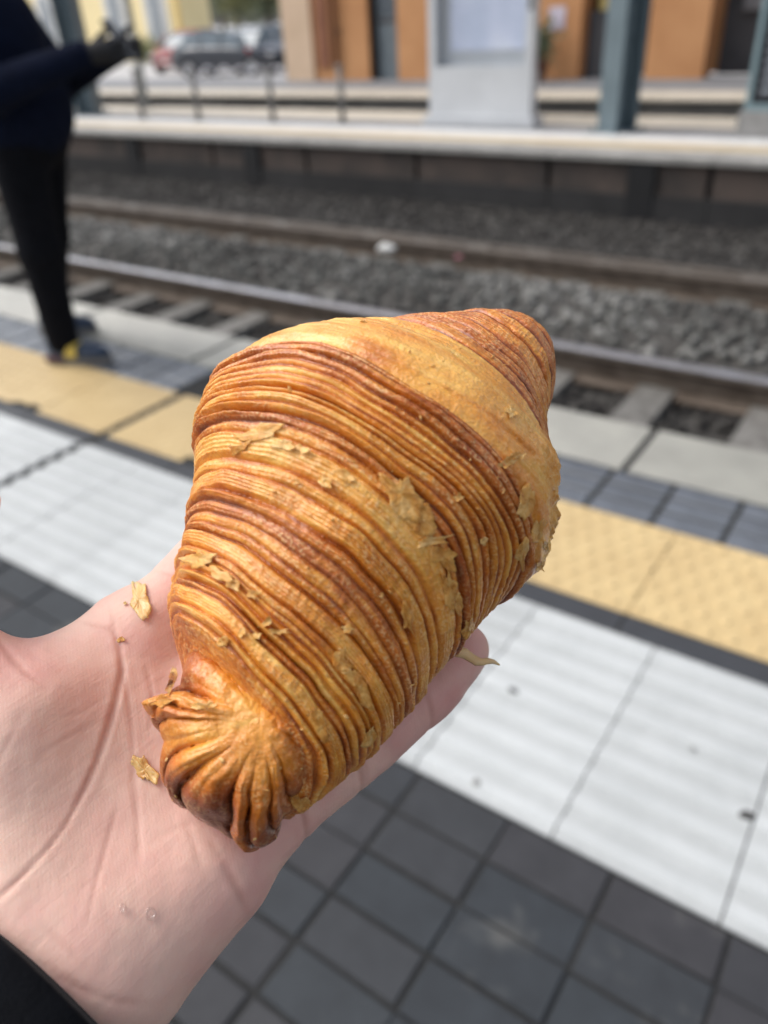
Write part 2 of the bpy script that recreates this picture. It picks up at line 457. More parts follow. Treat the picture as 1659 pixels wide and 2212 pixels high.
bal = link('ballast', me, M_stone); tag(bal, 'grey crushed stone ballast heaped between and beside the rails', 'ballast', kind='stuff')
gx, gy = np.meshgrid(np.linspace(-40, 12, 105), np.linspace(2.54, 8.02, 60), indexing='ij')
gz = ballast_z(gx, gy)-0.012
gv = np.stack([gx, gy, gz], -1).reshape(-1, 3); ii = np.arange(105*60).reshape(105, 60)
gq = np.stack([ii[:-1, :-1], ii[1:, :-1], ii[1:, 1:], ii[:-1, 1:]], -1).reshape(-1, 4)
link('track_bed', mesh_np('track_bed', gv, gq, True), plain('track_bed_gravel', (0.075, 0.070, 0.063), (0.022, 0.020, 0.018), 0.95, 22, coord='Object'), ground)

# sleepers and rails
M_sleeper = plain('concrete_sleeper', (0.165, 0.158, 0.145), (0.09, 0.084, 0.075), 0.85, 12, per_obj=0.15)
sl = MB().prism([(-0.105, 0), (0.105, 0), (0.09, 0.17), (-0.09, 0.17)], 'y', 3.22, 5.80).mesh('sleeper')
sl.materials.append(M_sleeper)
for k in range(34):
    o = link('sleeper', sl, None, None, (-0.98+0.53*(k-27) + (rng.normal(0, .01)), 0, -0.545+rng.normal(0, .004)))
    n_ = k
    tag(o, 'grey concrete sleeper crossing under the rails between dark ballast', 'sleeper', 'concrete sleepers of the near track')
def rail_mat():
    m, nt, b = new_mat('rusty_rail_steel')
    geo = N(nt, 'ShaderNodeNewGeometry'); sep = N(nt, 'ShaderNodeSeparateXYZ'); nt.links.new(geo.outputs['Normal'], sep.inputs[0])
    n = noise_node(nt, 9, 5)
    r = ramp(nt, n.outputs['Fac'], [(0.3, (0.055, 0.038, 0.026)), (0.7, (0.125, 0.098, 0.075))])
    nt.links.new(r.outputs[0], b.inputs['Base Color']); b.inputs['Roughness'].default_value = 0.8
    return m
M_rust = rail_mat()
M_head = plain('worn_rail_head', (0.42, 0.42, 0.45), (0.32, 0.31, 0.31), 0.38, 5, metal=0.75, bstr=0.05)
M_head2 = plain('dull_rail_head', (0.10, 0.082, 0.066), (0.06, 0.048, 0.038), 0.7, 5, bstr=0.05)
def rail(y, ztop, x0, x1, label, head):
    r = empty('rail', (x0, y, ztop-0.172))
    prof = [(-.075, 0), (.075, 0), (.075, .012), (.010, .030), (.010, .120), (.036, .135), (.036, .158), (-.036, .158), (-.036, .135), (-.010, .120), (-.010, .030), (-.075, .012)]
    MB().prism(prof, 'x', 0, x1-x0).build('rail_web', M_rust, r)
    MB().prism([(-.036, .1585), (.036, .1585), (.034, .168), (.024, .172), (-.024, .172), (-.034, .168)], 'x', 0, x1-x0).build('rail_head', head, r)
    tag(r, label, 'rail', 'rails of the near track')
    return r
rail(3.745, -0.235, -45, 14, 'worn steel rail with shiny head, nearest to the tactile platform', M_head)
rail(5.25, -0.235, -45, 14, 'dull rusty brown rail on the far side of the ballast heap', M_head2)
dt = empty('cable_trough', (-45, 5.83, -0.43)); tag(dt, 'dark brown steel cable trough lying beyond the far rail', 'cable trough')
MB().prism([(-.045, 0), (.045, 0), (.045, .05), (-.045, .05)], 'x', 0, 60).build('trough_body', M_rust, dt)
for k in range(40): MB().box(1.5*k, 1.5*k+1.49, -.05, .05, .0505, .06).build('cover_plate', M_head2, dt)
# litter on the ballast
M_litter = plain('white_litter_paper', (0.62, 0.62, 0.6), (0.45, 0.45, 0.43), 0.6, 30)
def crumple(name, r, mat, seed):
    g = np.random.default_rng(seed); v = ICO_V*r*(0.6+0.8*g.random((12, 1)))*np.array([1.3, 1, .55])
    me = mesh_np(name, v, ICO_F); me = subdiv(me); vv = co_of(me); vv = vv*(1+0.35*fbm(vv/r*2.3+seed, 2)[:, None]); set_co(me, vv); me.materials.append(mat); return me
p = on_z(838, 535, -0.27); o = link('litter', crumple('litter', 0.075, M_litter, 3), None, None, p); tag(o, 'crumpled white paper litter lying on the grey ballast', 'litter')
p = on_z(990, 555, -0.29); o = link('litter', crumple('litter', 0.03, plain('pink_litter', (0.42, 0.16, 0.2), None, .6), 5), None, None, p); tag(o, 'small pinkish scrap of litter on the ballast near the far rail', 'litter')
# dark spots (chewing gum, pebbles) on the white tiles
M_gum = plain('dark_gum', (0.055, 0.052, 0.047), (0.03, 0.028, 0.026), 0.8, 60)
for i, (gx_, gy_, r, lab) in enumerate([(1108, 1491, .0125, 'dark round gum spot on the white tiles right of the little fingertip'), (1614, 1762, .0135, 'dark gum spot on the white tiles at the right edge'), (1028, 1690, .0105, 'faint gum spot on the white tiles beneath the finger'), (1497, 1618, .0055, 'small faint gum spot on the white tiles, upper of those at right')]):
    p = on_z(gx_, gy_, 0.0085); me = crumple('gum_spot', r, M_gum if i < 2 else plain('pale_gum', (0.22, 0.215, 0.20), None, .8, 60), 20+i)
    v = co_of(me); v[:, 2] *= 0.35; set_co(me, v)
    tag(link('gum_spot', me, None, None, p), lab, 'gum')

# ------------------------------------------------------------------ island platform opposite
M_cop = plain('pale_coping', (0.31, 0.30, 0.28), (0.23, 0.225, 0.21), 0.7, 3, per_obj=0.08)
M_farwhite = plain('far_white_band', (0.66, 0.66, 0.65), (0.55, 0.55, 0.54), 0.6, 4)
M_faryel = plain('far_tan_band', (0.50, 0.415, 0.285), (0.41, 0.335, 0.225), 0.6, 4)
M_farcream = plain('far_cream_band', (0.52, 0.47, 0.39), (0.42, 0.38, 0.31), 0.7, 4)
M_wallbrown = plain('stained_wall_panel', (0.070, 0.053, 0.044), (0.034, 0.029, 0.026), 0.9, 2.2, per_obj=0.25)
M_walldark = plain('dark_wall_base', (0.026, 0.025, 0.025), (0.016, 0.0155, 0.0155), 0.9, 2.5, per_obj=0.2)
isl = empty('opposite_platform'); tag(isl, kind='structure')
MB().box(-60, 14, 8.10, 10.74, -0.9, -0.012).build('platform_core', M_walldark, isl)
for k in range(36):
    x0 = -45.1+1.6*k
    MB().box(x0+.004, x0+1.596, 7.96, 8.36, -0.055, 0.0, 0.006).build('coping_stone', M_cop, isl)
    MB().box(x0+.01, x0+1.55, 8.03, 8.097, -0.36, -0.056).build('wall_panel', M_wallbrown, isl)
    MB().box(x0+.004, x0+1.596, 7.99, 8.096, -0.9, -0.361).build('wall_base_block', M_walldark, isl)
    for y0, y1, mt, nm in ((8.362, 8.78, M_faryel, 'yellow_band_slab'), (8.782, 9.20, M_farwhite, 'white_band_slab'), (9.202, 9.75, M_asph, 'grey_paving_slab'), (9.752, 10.74, M_farcream, 'cream_paving_slab')):
        MB().box(x0+.004, x0+1.596, y0, y1, -0.1, 0.0, 0.004).build(nm, mt, isl)
for x in (-2.55, -1.10, -7.6, -9.9):    # dark drain openings in the wall
    MB().box(x-.13, x+.13, 7.975, 8.098, -0.62, -0.075).build('drain_recess', plain('drain_black', (0.012, 0.012, 0.013), None, .9), isl)
# steel columns
M_colL = plain('blue_grey_paint', (0.115, 0.155, 0.175), (0.085, 0.118, 0.135), 0.5, 3, bstr=.08)
def column(p, rz, label, w=0.30):
    c = empty('steel_column', p, rz); h = 5.2
    MB().box(-w/2, w/2, -w/2, -w/2+.03, 0.021, h).build('flange', M_colL, c)
    MB().box(-w/2, w/2, w/2-.03, w/2, 0.021, h).build('flange', M_colL, c)
    MB().box(-.015, .015, -w/2+.0302, w/2-.0302, 0.021, h).build('web', M_colL, c)
    MB().box(-w*.75, w*.75, -w*.75, w*.75, 0.0, 0.02).build('base_plate', M_colL, c)
    for sx_ in (-1, 1):
        for sy_ in (-1, 1): MB().tube([(sx_*w*.63, sy_*w*.63, .021), (sx_*w*.63, sy_*w*.63, .05)], .018, 6).build('anchor_bolt', M_colL, c)
    tag(c, label, 'column', 'steel columns of the opposite platform')
column((-3.36, 9.45, 0), math.radians(-28), 'blue-grey steel H-column standing between the white notice cabinet and dark signboard')
column((-12.72, 9.55, 0), math.radians(-62), 'blue-grey steel H-column beside the navy-clad person', 0.34)
# slim posts
M_post = plain('dark_slim_post', (0.17, 0.165, 0.155), (0.13, 0.125, 0.12), 0.5, 6, bstr=.05)
for i, (px, py, lab) in enumerate([(310, 258, 'slim dark post nearest the left steel column'), (431, 261, 'slim dark post in front of the red car'), (591, 264, 'slim dark post in front of the parked white car'), (741, 266, 'slim dark post in front of the terracotta wall')]):
    p = on_z(px, py, 0); c = empty('slim_post', p)
    MB().tube([(0, 0, .012), (0, 0, .66)], .040, 10).build('shaft', M_post, c, True)
    MB().tube([(0, 0, .66), (0, 0, .685), (0, 0, .70)], [.052, .052, .02], 10).build('cap', M_post, c, True)
    MB().tube([(0, 0, 0), (0, 0, .012)], .085, 10).build('foot', M_post, c)
    tag(c, lab, 'post', 'slim posts on the opposite platform')
# tall pale pole behind
p = on_z(318, 232, 0); c = empty('tall_pole', p)
MB().tube([(0, 0, .02), (0, 0, 6)], [.055, .04], 10).build('shaft', plain('galvanised_pole', (0.33, 0.36, 0.37), None, .5), c, True)
MB().box(-.12, .12, -.12, .12, 0, .02).build('base_plate', M_post, c)
tag(c, 'tall pale grey pole at the back of the opposite platform', 'pole')
# notice cabinet
M_cab = plain('light_grey_cabinet_metal', (0.55, 0.565, 0.58), (0.48, 0.495, 0.51), 0.4, 2, bstr=.04)
M_poster = None
def poster_mat():
    m, nt, b = new_mat('pale_blue_poster')
    tc = N(nt, 'ShaderNodeTexCoord'); mp = N(nt, 'ShaderNodeMapping'); mp.inputs['Scale'].default_value = (1.1, 1, .7); nt.links.new(tc.outputs['Object'], mp.inputs[0])
    n = noise_node(nt, 2.0, 3, .5, vec=mp.outputs[0])
    r = ramp(nt, n.outputs['Fac'], [(0.32, (0.56, 0.62, 0.76)), (0.5, (0.68, 0.72, 0.86)), (0.68, (0.86, 0.88, 0.95))])
    nt.links.new(r.outputs[0], b.inputs['Base Color']); b.inputs['Roughness'].default_value = 0.5; return m
M_poster = poster_mat()
def glass_mat():
    m, nt, b = new_mat('clear_cover_pane')
    nt.nodes.remove(b); out = nt.nodes['Material Output']
    tr = N(nt, 'ShaderNodeBsdfTransparent'); tr.inputs[0].default_value = (0.96, 0.97, 0.98, 1)
    gl = N(nt, 'ShaderNodeBsdfGlossy'); gl.inputs['Roughness'].default_value = 0.05
    mx = N(nt, 'ShaderNodeMixShader'); mx.inputs[0].default_value = .07; nt.links.new(tr.outputs[0], mx.inputs[1]); nt.links.new(gl.outputs[0], mx.inputs[2]); nt.links.new(mx.outputs[0], out.inputs[0])
    return m
M_glass = glass_mat()
a, b_ = on_z(926, 263, 0), on_z(1143, 270, 0); w = b_[0]-a[0]; yc = 9.55
c = empty('notice_cabinet', (on_y(926, 250, yc)[0], yc, 0)); w = on_y(1143, 250, yc)[0]-on_y(926, 250, yc)[0]
MB().box(0, w, .02, .20, .10, .58).build('lower_panel', M_cab, c)
MB().box(.06, w-.06, .155, .195, .5805, 2.7).build('back_panel', M_cab, c)
for x0, x1 in ((0, .10), (w-.10, w)): MB().box(x0, x1, .02, .15, .5805, 2.7).build('side_frame', M_cab, c)
MB().box(.1005, w-.1005, .02, .15, .581, .64).build('bottom_rail', M_cab, c)
MB().box(-.03, w+.03, -.05, .26, 2.7005, 2.80).build('top_cap', M_cab, c)
MB().box(-.06, w+.06, -.04, .28, 0, .0995).build('plinth', M_cab, c)
MB().box(.24, w-.14, .146, .150, .80, 2.62).build('poster', M_poster, c)
MB().box(.102, w-.102, .06, .066, .642, 2.698).build('cover_pane', M_glass, c)
for z in (1.2, 2.2): MB().box(w-.075, w-.03, .005, .0195, z, z+.12).build('lock', M_post, c)
tag(c, 'light grey metal notice cabinet with pale blue poster behind a pane', 'notice board')
# dark signboard at the right
M_teal = plain('teal_grey_frame', (0.20, 0.28, 0.30), (0.16, 0.23, 0.25), .45, 3, bstr=.05)
M_black = plain('dark_sign_face', (0.025, 0.028, 0.034), (0.018, 0.02, 0.025), .3, 3, bstr=0)
yc = 9.35; x0 = on_y(1604, 240, yc)[0]
c = empty('signboard', (x0, yc, 0), math.radians(-6)); zb = on_y(1625, 240, yc)[2]
MB().box(0.03, 1.27, .06, .12, zb+.02, 2.65).build('face_panel', M_black, c)
for q in ((0, .05, zb, 2.7), (1.25, 1.30, zb, 2.7)): MB().box(q[0], q[1], .03, .15, q[2], q[3]).build('frame_post', M_teal, c)
for z in (zb, 2.65): MB().box(.0505, 1.2495, .032, .148, z, z+.06).build('frame_rail', M_teal, c)
MB().box(-.02, 1.3, -.05, .25, 0, zb-.001).build('concrete_plinth', plain('grey_plinth', (.27, .265, .255), None, .8), c)
M_txt = plain('pale_print', (0.33, 0.36, 0.40), None, .6); M_red = plain('red_print', (0.42, 0.09, 0.06), None, .6)
for k in range(15):
    z = zb+.16+.085*k; red = k in (9, 10, 14)
    MB().box(.12, .12+(.55+.5*((k*37) % 10)/10)*(.45 if red else 1), .0575, .0598, z, z+(.05 if red else .03)).build('print_line', M_red if red else M_txt, c)
tag(c, 'dark signboard with teal-grey frame and small print at the right edge', 'sign')

# ------------------------------------------------------------------ third platform and square behind
p3 = empty('station_platform'); tag(p3, kind='structure')
MB().box(-70, 20, 12.75, 16.0, -0.9, -0.006).build('platform_core', plain('p3_core', (.14, .135, .125), (.09, .085, .08), .9, 2), p3)
for k in range(40):
    x0 = -50+1.7*k
    MB().box(x0+.005, x0+1.695, 12.60, 13.6, -0.035, 0.004, .006).build('coping_stone', M_farcream, p3)
    MB().box(x0+.005, x0+1.695, 12.68, 12.748, -0.9, -0.036).build('wall_block', plain('p3_wall', (.125, .118, .108), (.085, .08, .074), .9, 1.5, per_obj=.2) if k == 0 else bpy.data.materials['p3_wall'], p3)
MB().box(-70, 20, 13.602, 15.99, -.005, .002).build('platform_paving', M_asph, p3)
MB().box(-90, 30, 10.76, 12.66, -.8, -.5).build('second_track_bed', bpy.data.materials['track_bed_gravel'], ground)
M_sq = plain('pale_square_paving', (0.46, 0.455, 0.45), (0.38, 0.375, 0.37), .8, 1.5)
MB().box(-160, 60, 16.02, 160, -1.3, -0.60).build('square', M_sq, ground)
# ------------------------------------------------------------------ station building (terracotta)
YB = 15.5
def bx(px, y=YB): return float(on_y(px, 150, y)[0])
M_terra = plain('terracotta_plaster', (0.53, 0.27, 0.12), (0.45, 0.215, 0.09), .85, 1.2, bstr=.15)
M_terra2 = plain('brown_plaster_strip', (0.25, 0.105, 0.055), (0.19, 0.075, 0.04), .85, 1.5)
M_beige = plain('beige_corner_stone', (0.62, 0.46, 0.33), (0.52, 0.38, 0.26), .85, 1.5)
M_door = plain('blue_grey_door', (0.16, 0.195, 0.215), (0.12, 0.15, 0.17), .45, 3, bstr=.05)
M_dark = plain('dark_interior', (0.022, 0.020, 0.018), None, .9)
M_greyd = plain('dark_grey_panel', (0.085, 0.085, 0.09), (0.06, 0.06, 0.065), .7, 2)
st_b = empty('station_building', (bx(650), YB, 0))
ox = bx(650)
def bl(px): return bx(px)-ox
def wallseg(a, b, z0, z1, mat, name, y0=0.0, y1=.5, par=None): return MB().box(bl(a), bl(b), y0, y1, z0, z1).build(name, mat, par or st_b)
HT = 6.0
wallseg(622, 682, 0.002, HT, M_beige, 'corner_pilaster', -.06, .6)
wallseg(682.3, 798, .002, HT, M_terra, 'wall')
wallseg(692, 716, .25, HT, M_terra2, 'wall_strip', -.05, -.001)
pp = MB().tube([(bl(733), -.08, .2), (bl(733), -.08, HT)], .055, 10).build('downpipe', M_terra2, st_b, True)
for z in (.9, 2.4): MB().box(bl(733)-.08, bl(733)+.08, -.07, -.001, z, z+.05).build('pipe_clip', M_greyd, st_b)
dr = wallseg(806, 860, 0.003, 2.6, M_door, 'door', .22, .28)
MB().box(bl(806)+.06, bl(860)-.06, .205, .2195, 1.15, 2.5).build('door_pane', plain('door_glass', (0.12, 0.145, 0.17), None, .15, bstr=0), dr)
MB().box(bl(806)+.03, bl(860)-.03, .20, .2195, 1.02, 1.10).build('push_bar', M_greyd, dr)
wallseg(798.2, 805.8, 0.003, 2.6, M_dark, 'door_reveal', .10, .45); wallseg(798.2, 860, 2.601, HT, M_terra, 'wall')
wallseg(860.3, 1248, .002, HT, M_terra, 'wall')
MB().box(bl(1180), bl(1214), -.012, -.001, on_y(1197, 64, YB)[2], on_y(1197, 14, YB)[2]).build('paper_notice', plain('notice_paper', (.60, .55, .62), (.42, .36, .44), .7, 6), st_b)
wallseg(1248.3, 1392, 0.003, HT, M_dark, 'recess', .9, 1.2)
wallseg(1252, 1312, 0.003, 1.05, M_greyd, 'kiosk_base', .3, .85); 
wallseg(1268, 1312, 1.051, HT, plain('yellow_panel', (.62, .50, .20), (.5, .38, .12), .6, 2), 'yellow_panel', .35, .8)
wallseg(1392.3, 1518, .002, HT, M_terra, 'wall')
wallseg(1518.3, 1720, 0.003, HT, M_greyd, 'recess', .9, 1.2)
wallseg(1560, 1640, .95, HT, plain('grey_shutter', (.20, .20, .205), (.16, .16, .165), .6, 2), 'shutter', .7, .89)
wallseg(1720.3, 2600, .002, HT, M_terra, 'wall')
MB().box(bl(622)-.2, bl(2600), -.3, 6, HT+.001, HT+.3).build('roof', M_conc, st_b)
MB().box(bl(622)+.02, bl(2600), 1.25, 5.8, .0, HT-.01).build('rear_wall', M_terra, st_b)
tag(st_b, 'terracotta station building with beige corner and blue-grey door', 'building')
# potted plant against the wall
def leaf_cloud(pts, size, seed, up=0.3):
    g = np.random.default_rng(seed); n = len(pts)
    d = g.normal(size=(n, 3)); d[:, 2] += up; d /= np.linalg.norm(d, axis=1)[:, None]
    s = np.cross(d, g.normal(size=(n, 3))); s /= np.linalg.norm(s, axis=1)[:, None]
    L = size*(.6+.8*g.random(n))[:, None]; nn = np.cross(d, s)
    a = pts; b = pts+d*L*.5+s*L*.24+nn*L*.06; c = pts+d*L; e = pts+d*L*.5-s*L*.24+nn*L*.06
    V = np.stack([a, b, c, e], 1).reshape(-1, 3); F = np.arange(4*n).reshape(n, 4)
    return V, F
def leaf_mat(name, c1, c2):
    m, nt, b = new_mat(name)
    g = N(nt, 'ShaderNodeNewGeometry')
    r = ramp(nt, g.outputs['Random Per Island'], [(0.0, c2), (1.0, c1)])
    nt.links.new(r.outputs[0], b.inputs['Base Color']); b.inputs['Roughness'].default_value = .55
    return m
M_leaf = leaf_mat('dark_leaf', (.16, .20, .11), (.07, .10, .06)); M_leaf2 = leaf_mat('grey_green_leaf', (.26, .30, .20), (.12, .15, .10)); M_leaf3 = leaf_mat('olive_leaf', (.34, .34, .16), (.16, .18, .08))
M_bark = plain('bark', (.10, .075, .055), None, .9, 8)
pl = empty('potted_plant', (bx(1183), YB-.42, .002))
prof = [(.13, 0), (.19, .30), (.21, .31), (.21, .35), (.18, .35), (.17, .30)]
mb = MB(); seg = 16
v = [(r*math.cos(2*math.pi*k/seg), r*math.sin(2*math.pi*k/seg), z) for r, z in prof for k in range(seg)]
mb.add(v, [(i*seg+k, i*seg+(k+1) % seg, (i+1)*seg+(k+1) % seg, (i+1)*seg+k) for i in range(len(prof)-1) for k in range(seg)]+[tuple(range(seg))[::-1], tuple(range((len(prof)-1)*seg, len(prof)*seg))])
mb.build('pot', plain('brown_pot', (.16, .075, .045), None, .8), pl)
g_ = rng.normal(size=(500, 3))*np.array([.14, .14, .16])+np.array([0, 0, .62]); V, F = leaf_cloud(g_, .10, 4); link('foliage', mesh_np('foliage', V, F), M_leaf, pl)
MB().tube([(0, 0, .29), (.01, 0, .6)], .015, 6).build('stem', M_bark, pl)
tag(pl, 'small dark potted plant against the terracotta wall beside the cabinet', 'plant')

# ------------------------------------------------------------------ yellow building with arched windows
YY = 34.0; GZ = -.60
M_yel = plain('yellow_plaster', (.86, .73, .43), (.80, .66, .36), .85, .6, bstr=.1)
M_trim = plain('white_trim', (.72, .71, .68), (.62, .61, .58), .7, 2)
M_win = plain('grey_shutter_glass', (.30, .33, .36), (.22, .25, .28), .35, 2, bstr=0)
xr = on_y(400, 100, YY)[0]; xl = on_y(-120, 60, YY)[0]
yb_ = empty('yellow_building', (xr, YY, GZ)); 
MB().box(xl-xr, 0, 0, 2.2, 0, 8).build('wall', M_yel, yb_)
MB().box(xl-xr-.3, .3, -.3, 2.5, 8.001, 8.4).build('roof', plain('roof_tile_mass', (.3, .13, .08), None, .9), yb_)
MB().box(xl-xr, .02, -.04, -.001, 0, .7).build('wall_skirting', plain('ochre_skirting', (.66, .54, .30), (.58, .47, .25), .9, 2), yb_)
MB().box(-.35, .03, -.06, -.041, .7, 8).build('corner_strip', plain('ochre_corner', (.62, .44, .16), (.55, .38, .12), .9, 2), yb_)
def arch(cx, w, z0, zs, y, name, mat, par, dpt):
    pr = [(cx-w/2, z0), (cx+w/2, z0)]+[(cx+w/2*math.cos(a), zs+w/2*math.sin(a)) for a in np.linspace(0, math.pi, 14)]
    return MB().prism(pr, 'y', y, y+dpt).build(name, mat, par)
for px in (352, 266, 120, 10):
    q = on_y(px, 107, YY); cxl = q[0]-xr; z0 = q[2]-GZ
    w_ = arch(cxl, 1.75, z0-.15, z0+2.2, -.10, 'window', M_trim, yb_, .099)
    arch(cxl, 1.0, z0+.1, z0+2.2, -.13, 'pane', M_win, w_, .029)
    MB().box(cxl-.03, cxl+.03, -.145, -.1305, z0+.1, z0+2.68).build('mullion', M_trim, w_)
    MB().box(cxl-.9, cxl+.9, -.2, -.001, z0-.27, z0-.151).build('sill', M_trim, w_)
tag(yb_, 'pale yellow building with white-framed arched windows across the square', 'building')
# shrub at its foot
q = on_y(322, 128, YY-1); sh = empty('shrub', (q[0], YY-1.1, GZ)); g_ = rng.normal(size=(900, 3))*np.array([.6, .3, .28])+np.array([0, 0, .5])
V, F = leaf_cloud(g_, .2, 9); link('foliage', mesh_np('foliage', V, F), M_leaf3, sh); MB().tube([(0, 0, 0), (0, 0, .5)], .04, 6).build('stem', M_bark, sh)
tag(sh, 'low olive shrub at the foot of the yellow building', 'shrub')

# ------------------------------------------------------------------ trees
def tree(px, Y, h, r, seed, label, leaf):
    g = np.random.default_rng(seed); x = on_y(px, 100, Y)[0]; t_ = empty('tree', (x, Y, GZ))
    mb = MB(); top = np.array([g.normal(0, .2), 0, h*.55]); mb.tube([(0, 0, 0), top*.5, top], [.22, .17, .12], 8)
    cl = []
    for k in range(9):
        e = np.array([g.normal(0, r*.55), g.normal(0, r*.45), h*(.32+.6*g.random())]); mb.tube([top*(.45+.5*g.random()), (top+e)*.5+np.array([0, 0, .2]), e], [.09, .06, .025], 6); cl.append(e)
    mb.build('trunk', M_bark, t_)
    P = np.concatenate([c_+g.normal(size=(420, 3))*np.array([r*.26, r*.26, r*.22]) for c_ in cl])
    V, F = leaf_cloud(P, .38, seed); link('crown', mesh_np('crown', V, F), leaf, t_)
    tag(t_, label, 'tree', 'trees behind the parked cars')
tree(455, 44, 8, 3.2, 1, 'grey-green tree beside the yellow building corner', M_leaf2)
tree(520, 50, 9, 3.6, 2, 'dark green tree behind the roof of the dark car', M_leaf)
tree(585, 46, 7, 2.6, 3, 'olive tree nearest the beige building corner', M_leaf3)
tree(490, 62, 12, 4.5, 4, 'tall grey-green tree farthest behind the cars', M_leaf2)
tree(640, 60, 11, 4.0, 5, 'tall dark tree partly behind the station building', M_leaf)

# ------------------------------------------------------------------ cars
M_tyre = plain('tyre_rubber', (.02, .02, .021), None, .85); M_rim = plain('alloy_rim', (.42, .43, .45), None, .35, metal=.7, bstr=0)
M_cglass = plain('car_glass', (.17, .21, .24), (.12, .15, .17), .06, 1, bstr=0)
def paint(name, c):
    m, nt, b = new_mat(name); b.inputs['Base Color'].default_value = (*c, 1); b.inputs['Roughness'].default_value = .3
    b.inputs['Coat Weight'].default_value = .8; b.inputs['Coat Roughness'].default_value = .05
    n = noise_node(nt, 3, 3); r = ramp(nt, n.outputs['Fac'], [(.3, tuple(x*.85 for x in c)), (.7, c)]); nt.links.new(r.outputs[0], b.inputs['Base Color']); return m
def car(px, py, Y, rz, col, label, L=4.3, W=1.78, H=1.55):
    p = on_y(px, py, Y); c = empty('parked_car', (p[0], Y, GZ), rz)
    # loft of half sections: x along the car, belt line, roof line
    xs = np.array([0, .03, .10, .22, .28, .36, .48, .62, .76, .88, .96, 1.0])*L-L/2
    lowz = np.array([.42, .30, .24, .22, .22, .22, .22, .22, .22, .24, .30, .42])
    belt = np.array([.62, .74, .82, .90, .93, .95, .97, .99, 1.0, .98, .92, .70])
    half = np.array([.60, .74, .84, .88, .89, .89, .89, .89, .89, .86, .80, .66])*W/1.78
    v = []; f = []
    for x, l, b, hw in zip(xs, lowz, belt, half):
        for (yy, zz) in ((-hw*.92, l), (-hw, l+.18), (-hw, b-.12), (-hw*.96, b), (0, b+.03), (hw*.96, b), (hw, b-.12), (hw, l+.18), (hw*.92, l), (0, l-.02)): v.append((x, yy, zz))
    n = len(xs)
    for i in range(n-1):
        for k in range(10): f.append((i*10+k, i*10+(k+1) % 10, (i+1)*10+(k+1) % 10, (i+1)*10+k))
    f += [tuple(range(10)), tuple(range((n-1)*10, n*10))[::-1]]
    P = paint('car_paint_'+col[0], col[1])
    body = MB().add(v, f).build('body', P, c, True)
    # greenhouse
    gx_ = np.array([.24, .34, .42, .60, .80, .93])*L-L/2; top = np.array([.93, 1.28, H-.06, H, H-.04, .98]); gw = np.array([.80, .74, .70, .69, .68, .72])*W/1.78
    v = []; f = []
    for x, tz, hw in zip(gx_, top, gw):
        for (yy, zz) in ((-.86*W/1.78, .93), (-hw, tz-.05), (-hw*.8, tz), (hw*.8, tz), (hw, tz-.05), (.86*W/1.78, .93)): v.append((x, yy, zz))
    for i in range(5):
        for k in range(5): f.append((i*6+k, i*6+k+1, (i+1)*6+k+1, (i+1)*6+k))
    f += [(0, 1, 2, 3, 4, 5), (35, 34, 33, 32, 31, 30)]
    MB().add(v, f).build('window_band', M_cglass, c, False)
    MB().prism([(gx_[2]-.05, H-.075), (gx_[2]+.1, H-.02), (gx_[3], H+.018), (gx_[4]-.05, H-.01), (gx_[4]+.1, H-.08)], 'y', -.57*W/1.78, .57*W/1.78).build('roof', P, c)
    for s in (-1, 1):
        for xx, lean in ((.47, .0), (.66, .05), (.33, -.28)):
            x0 = xx*L-L/2; MB().tube([(x0+lean*1.2, s*.87*W/1.78, .94), (x0, s*.70*W/1.78, H-.07)], .035, 6).build('pillar', P, c)
        MB().box(-.30*L, -.30*L+.12, s*.9-.09*(s < 0)*1 if s < 0 else .88, (s*.9 if s < 0 else .98), .95, 1.06).build('mirror', P, c)
        hl = MB(); hl.box(-L/2+.02, -L/2+.22, s*.62-.14, s*.62+.14, .62, .74).build('headlight', plain('headlight_lens', (.6, .62, .64), None, .1, bstr=0) if 'headlight_lens' not in bpy.data.materials else bpy.data.materials['headlight_lens'], c)
        MB().box(L/2-.16, L/2-.01, s*.62-.14, s*.62+.14, .72, .90).build('tail_light', plain('tail_light_lens', (.35, .02, .02), None, .2, bstr=0) if 'tail_light_lens' not in bpy.data.materials else bpy.data.materials['tail_light_lens'], c)
        for xx in (-.31*L, .30*L):
            wv = MB(); seg = 20
            ring = lambda r, y: [(xx+r*math.cos(2*math.pi*k/seg), y, .31+r*math.sin(2*math.pi*k/seg)) for k in range(seg)]
            y0, y1 = s*.70, s*.915
            wv.add(ring(.20, y1)+ring(.31, y1)+ring(.31, y0)+ring(.20, y0), [(q*seg+k, q*seg+(k+1) % seg, (q+1)*seg+(k+1) % seg, (q+1)*seg+k) for q in range(3) for k in range(seg)])
            wo = wv.build('wheel', M_tyre, c)
            rm = MB(); rm.add(ring(.198, s*.905)+ring(.05, s*.885), [(k, (k+1) % seg, seg+(k+1) % seg, seg+k) for k in range(seg)]+[tuple(range(seg, 2*seg))]); rm.build('rim', M_rim, wo)
    tag(c, label, 'car', 'cars parked on the square')
car(500, 160, 25, math.radians(196), ('dark', (.025, .03, .042)), 'dark blue-black hatchback parked in the middle of the cars', 4.3, 1.8, 1.45)
car(420, 150, 27.5, math.radians(100), ('red', (.32, .03, .035)), 'red car parked half hidden behind the dark hatchback', 4.0, 1.7, 1.5)
car(600, 155, 26.5, math.radians(262), ('silver', (.40, .42, .46)), 'silver-white car parked beside the building corner', 3.9, 1.7, 1.55)
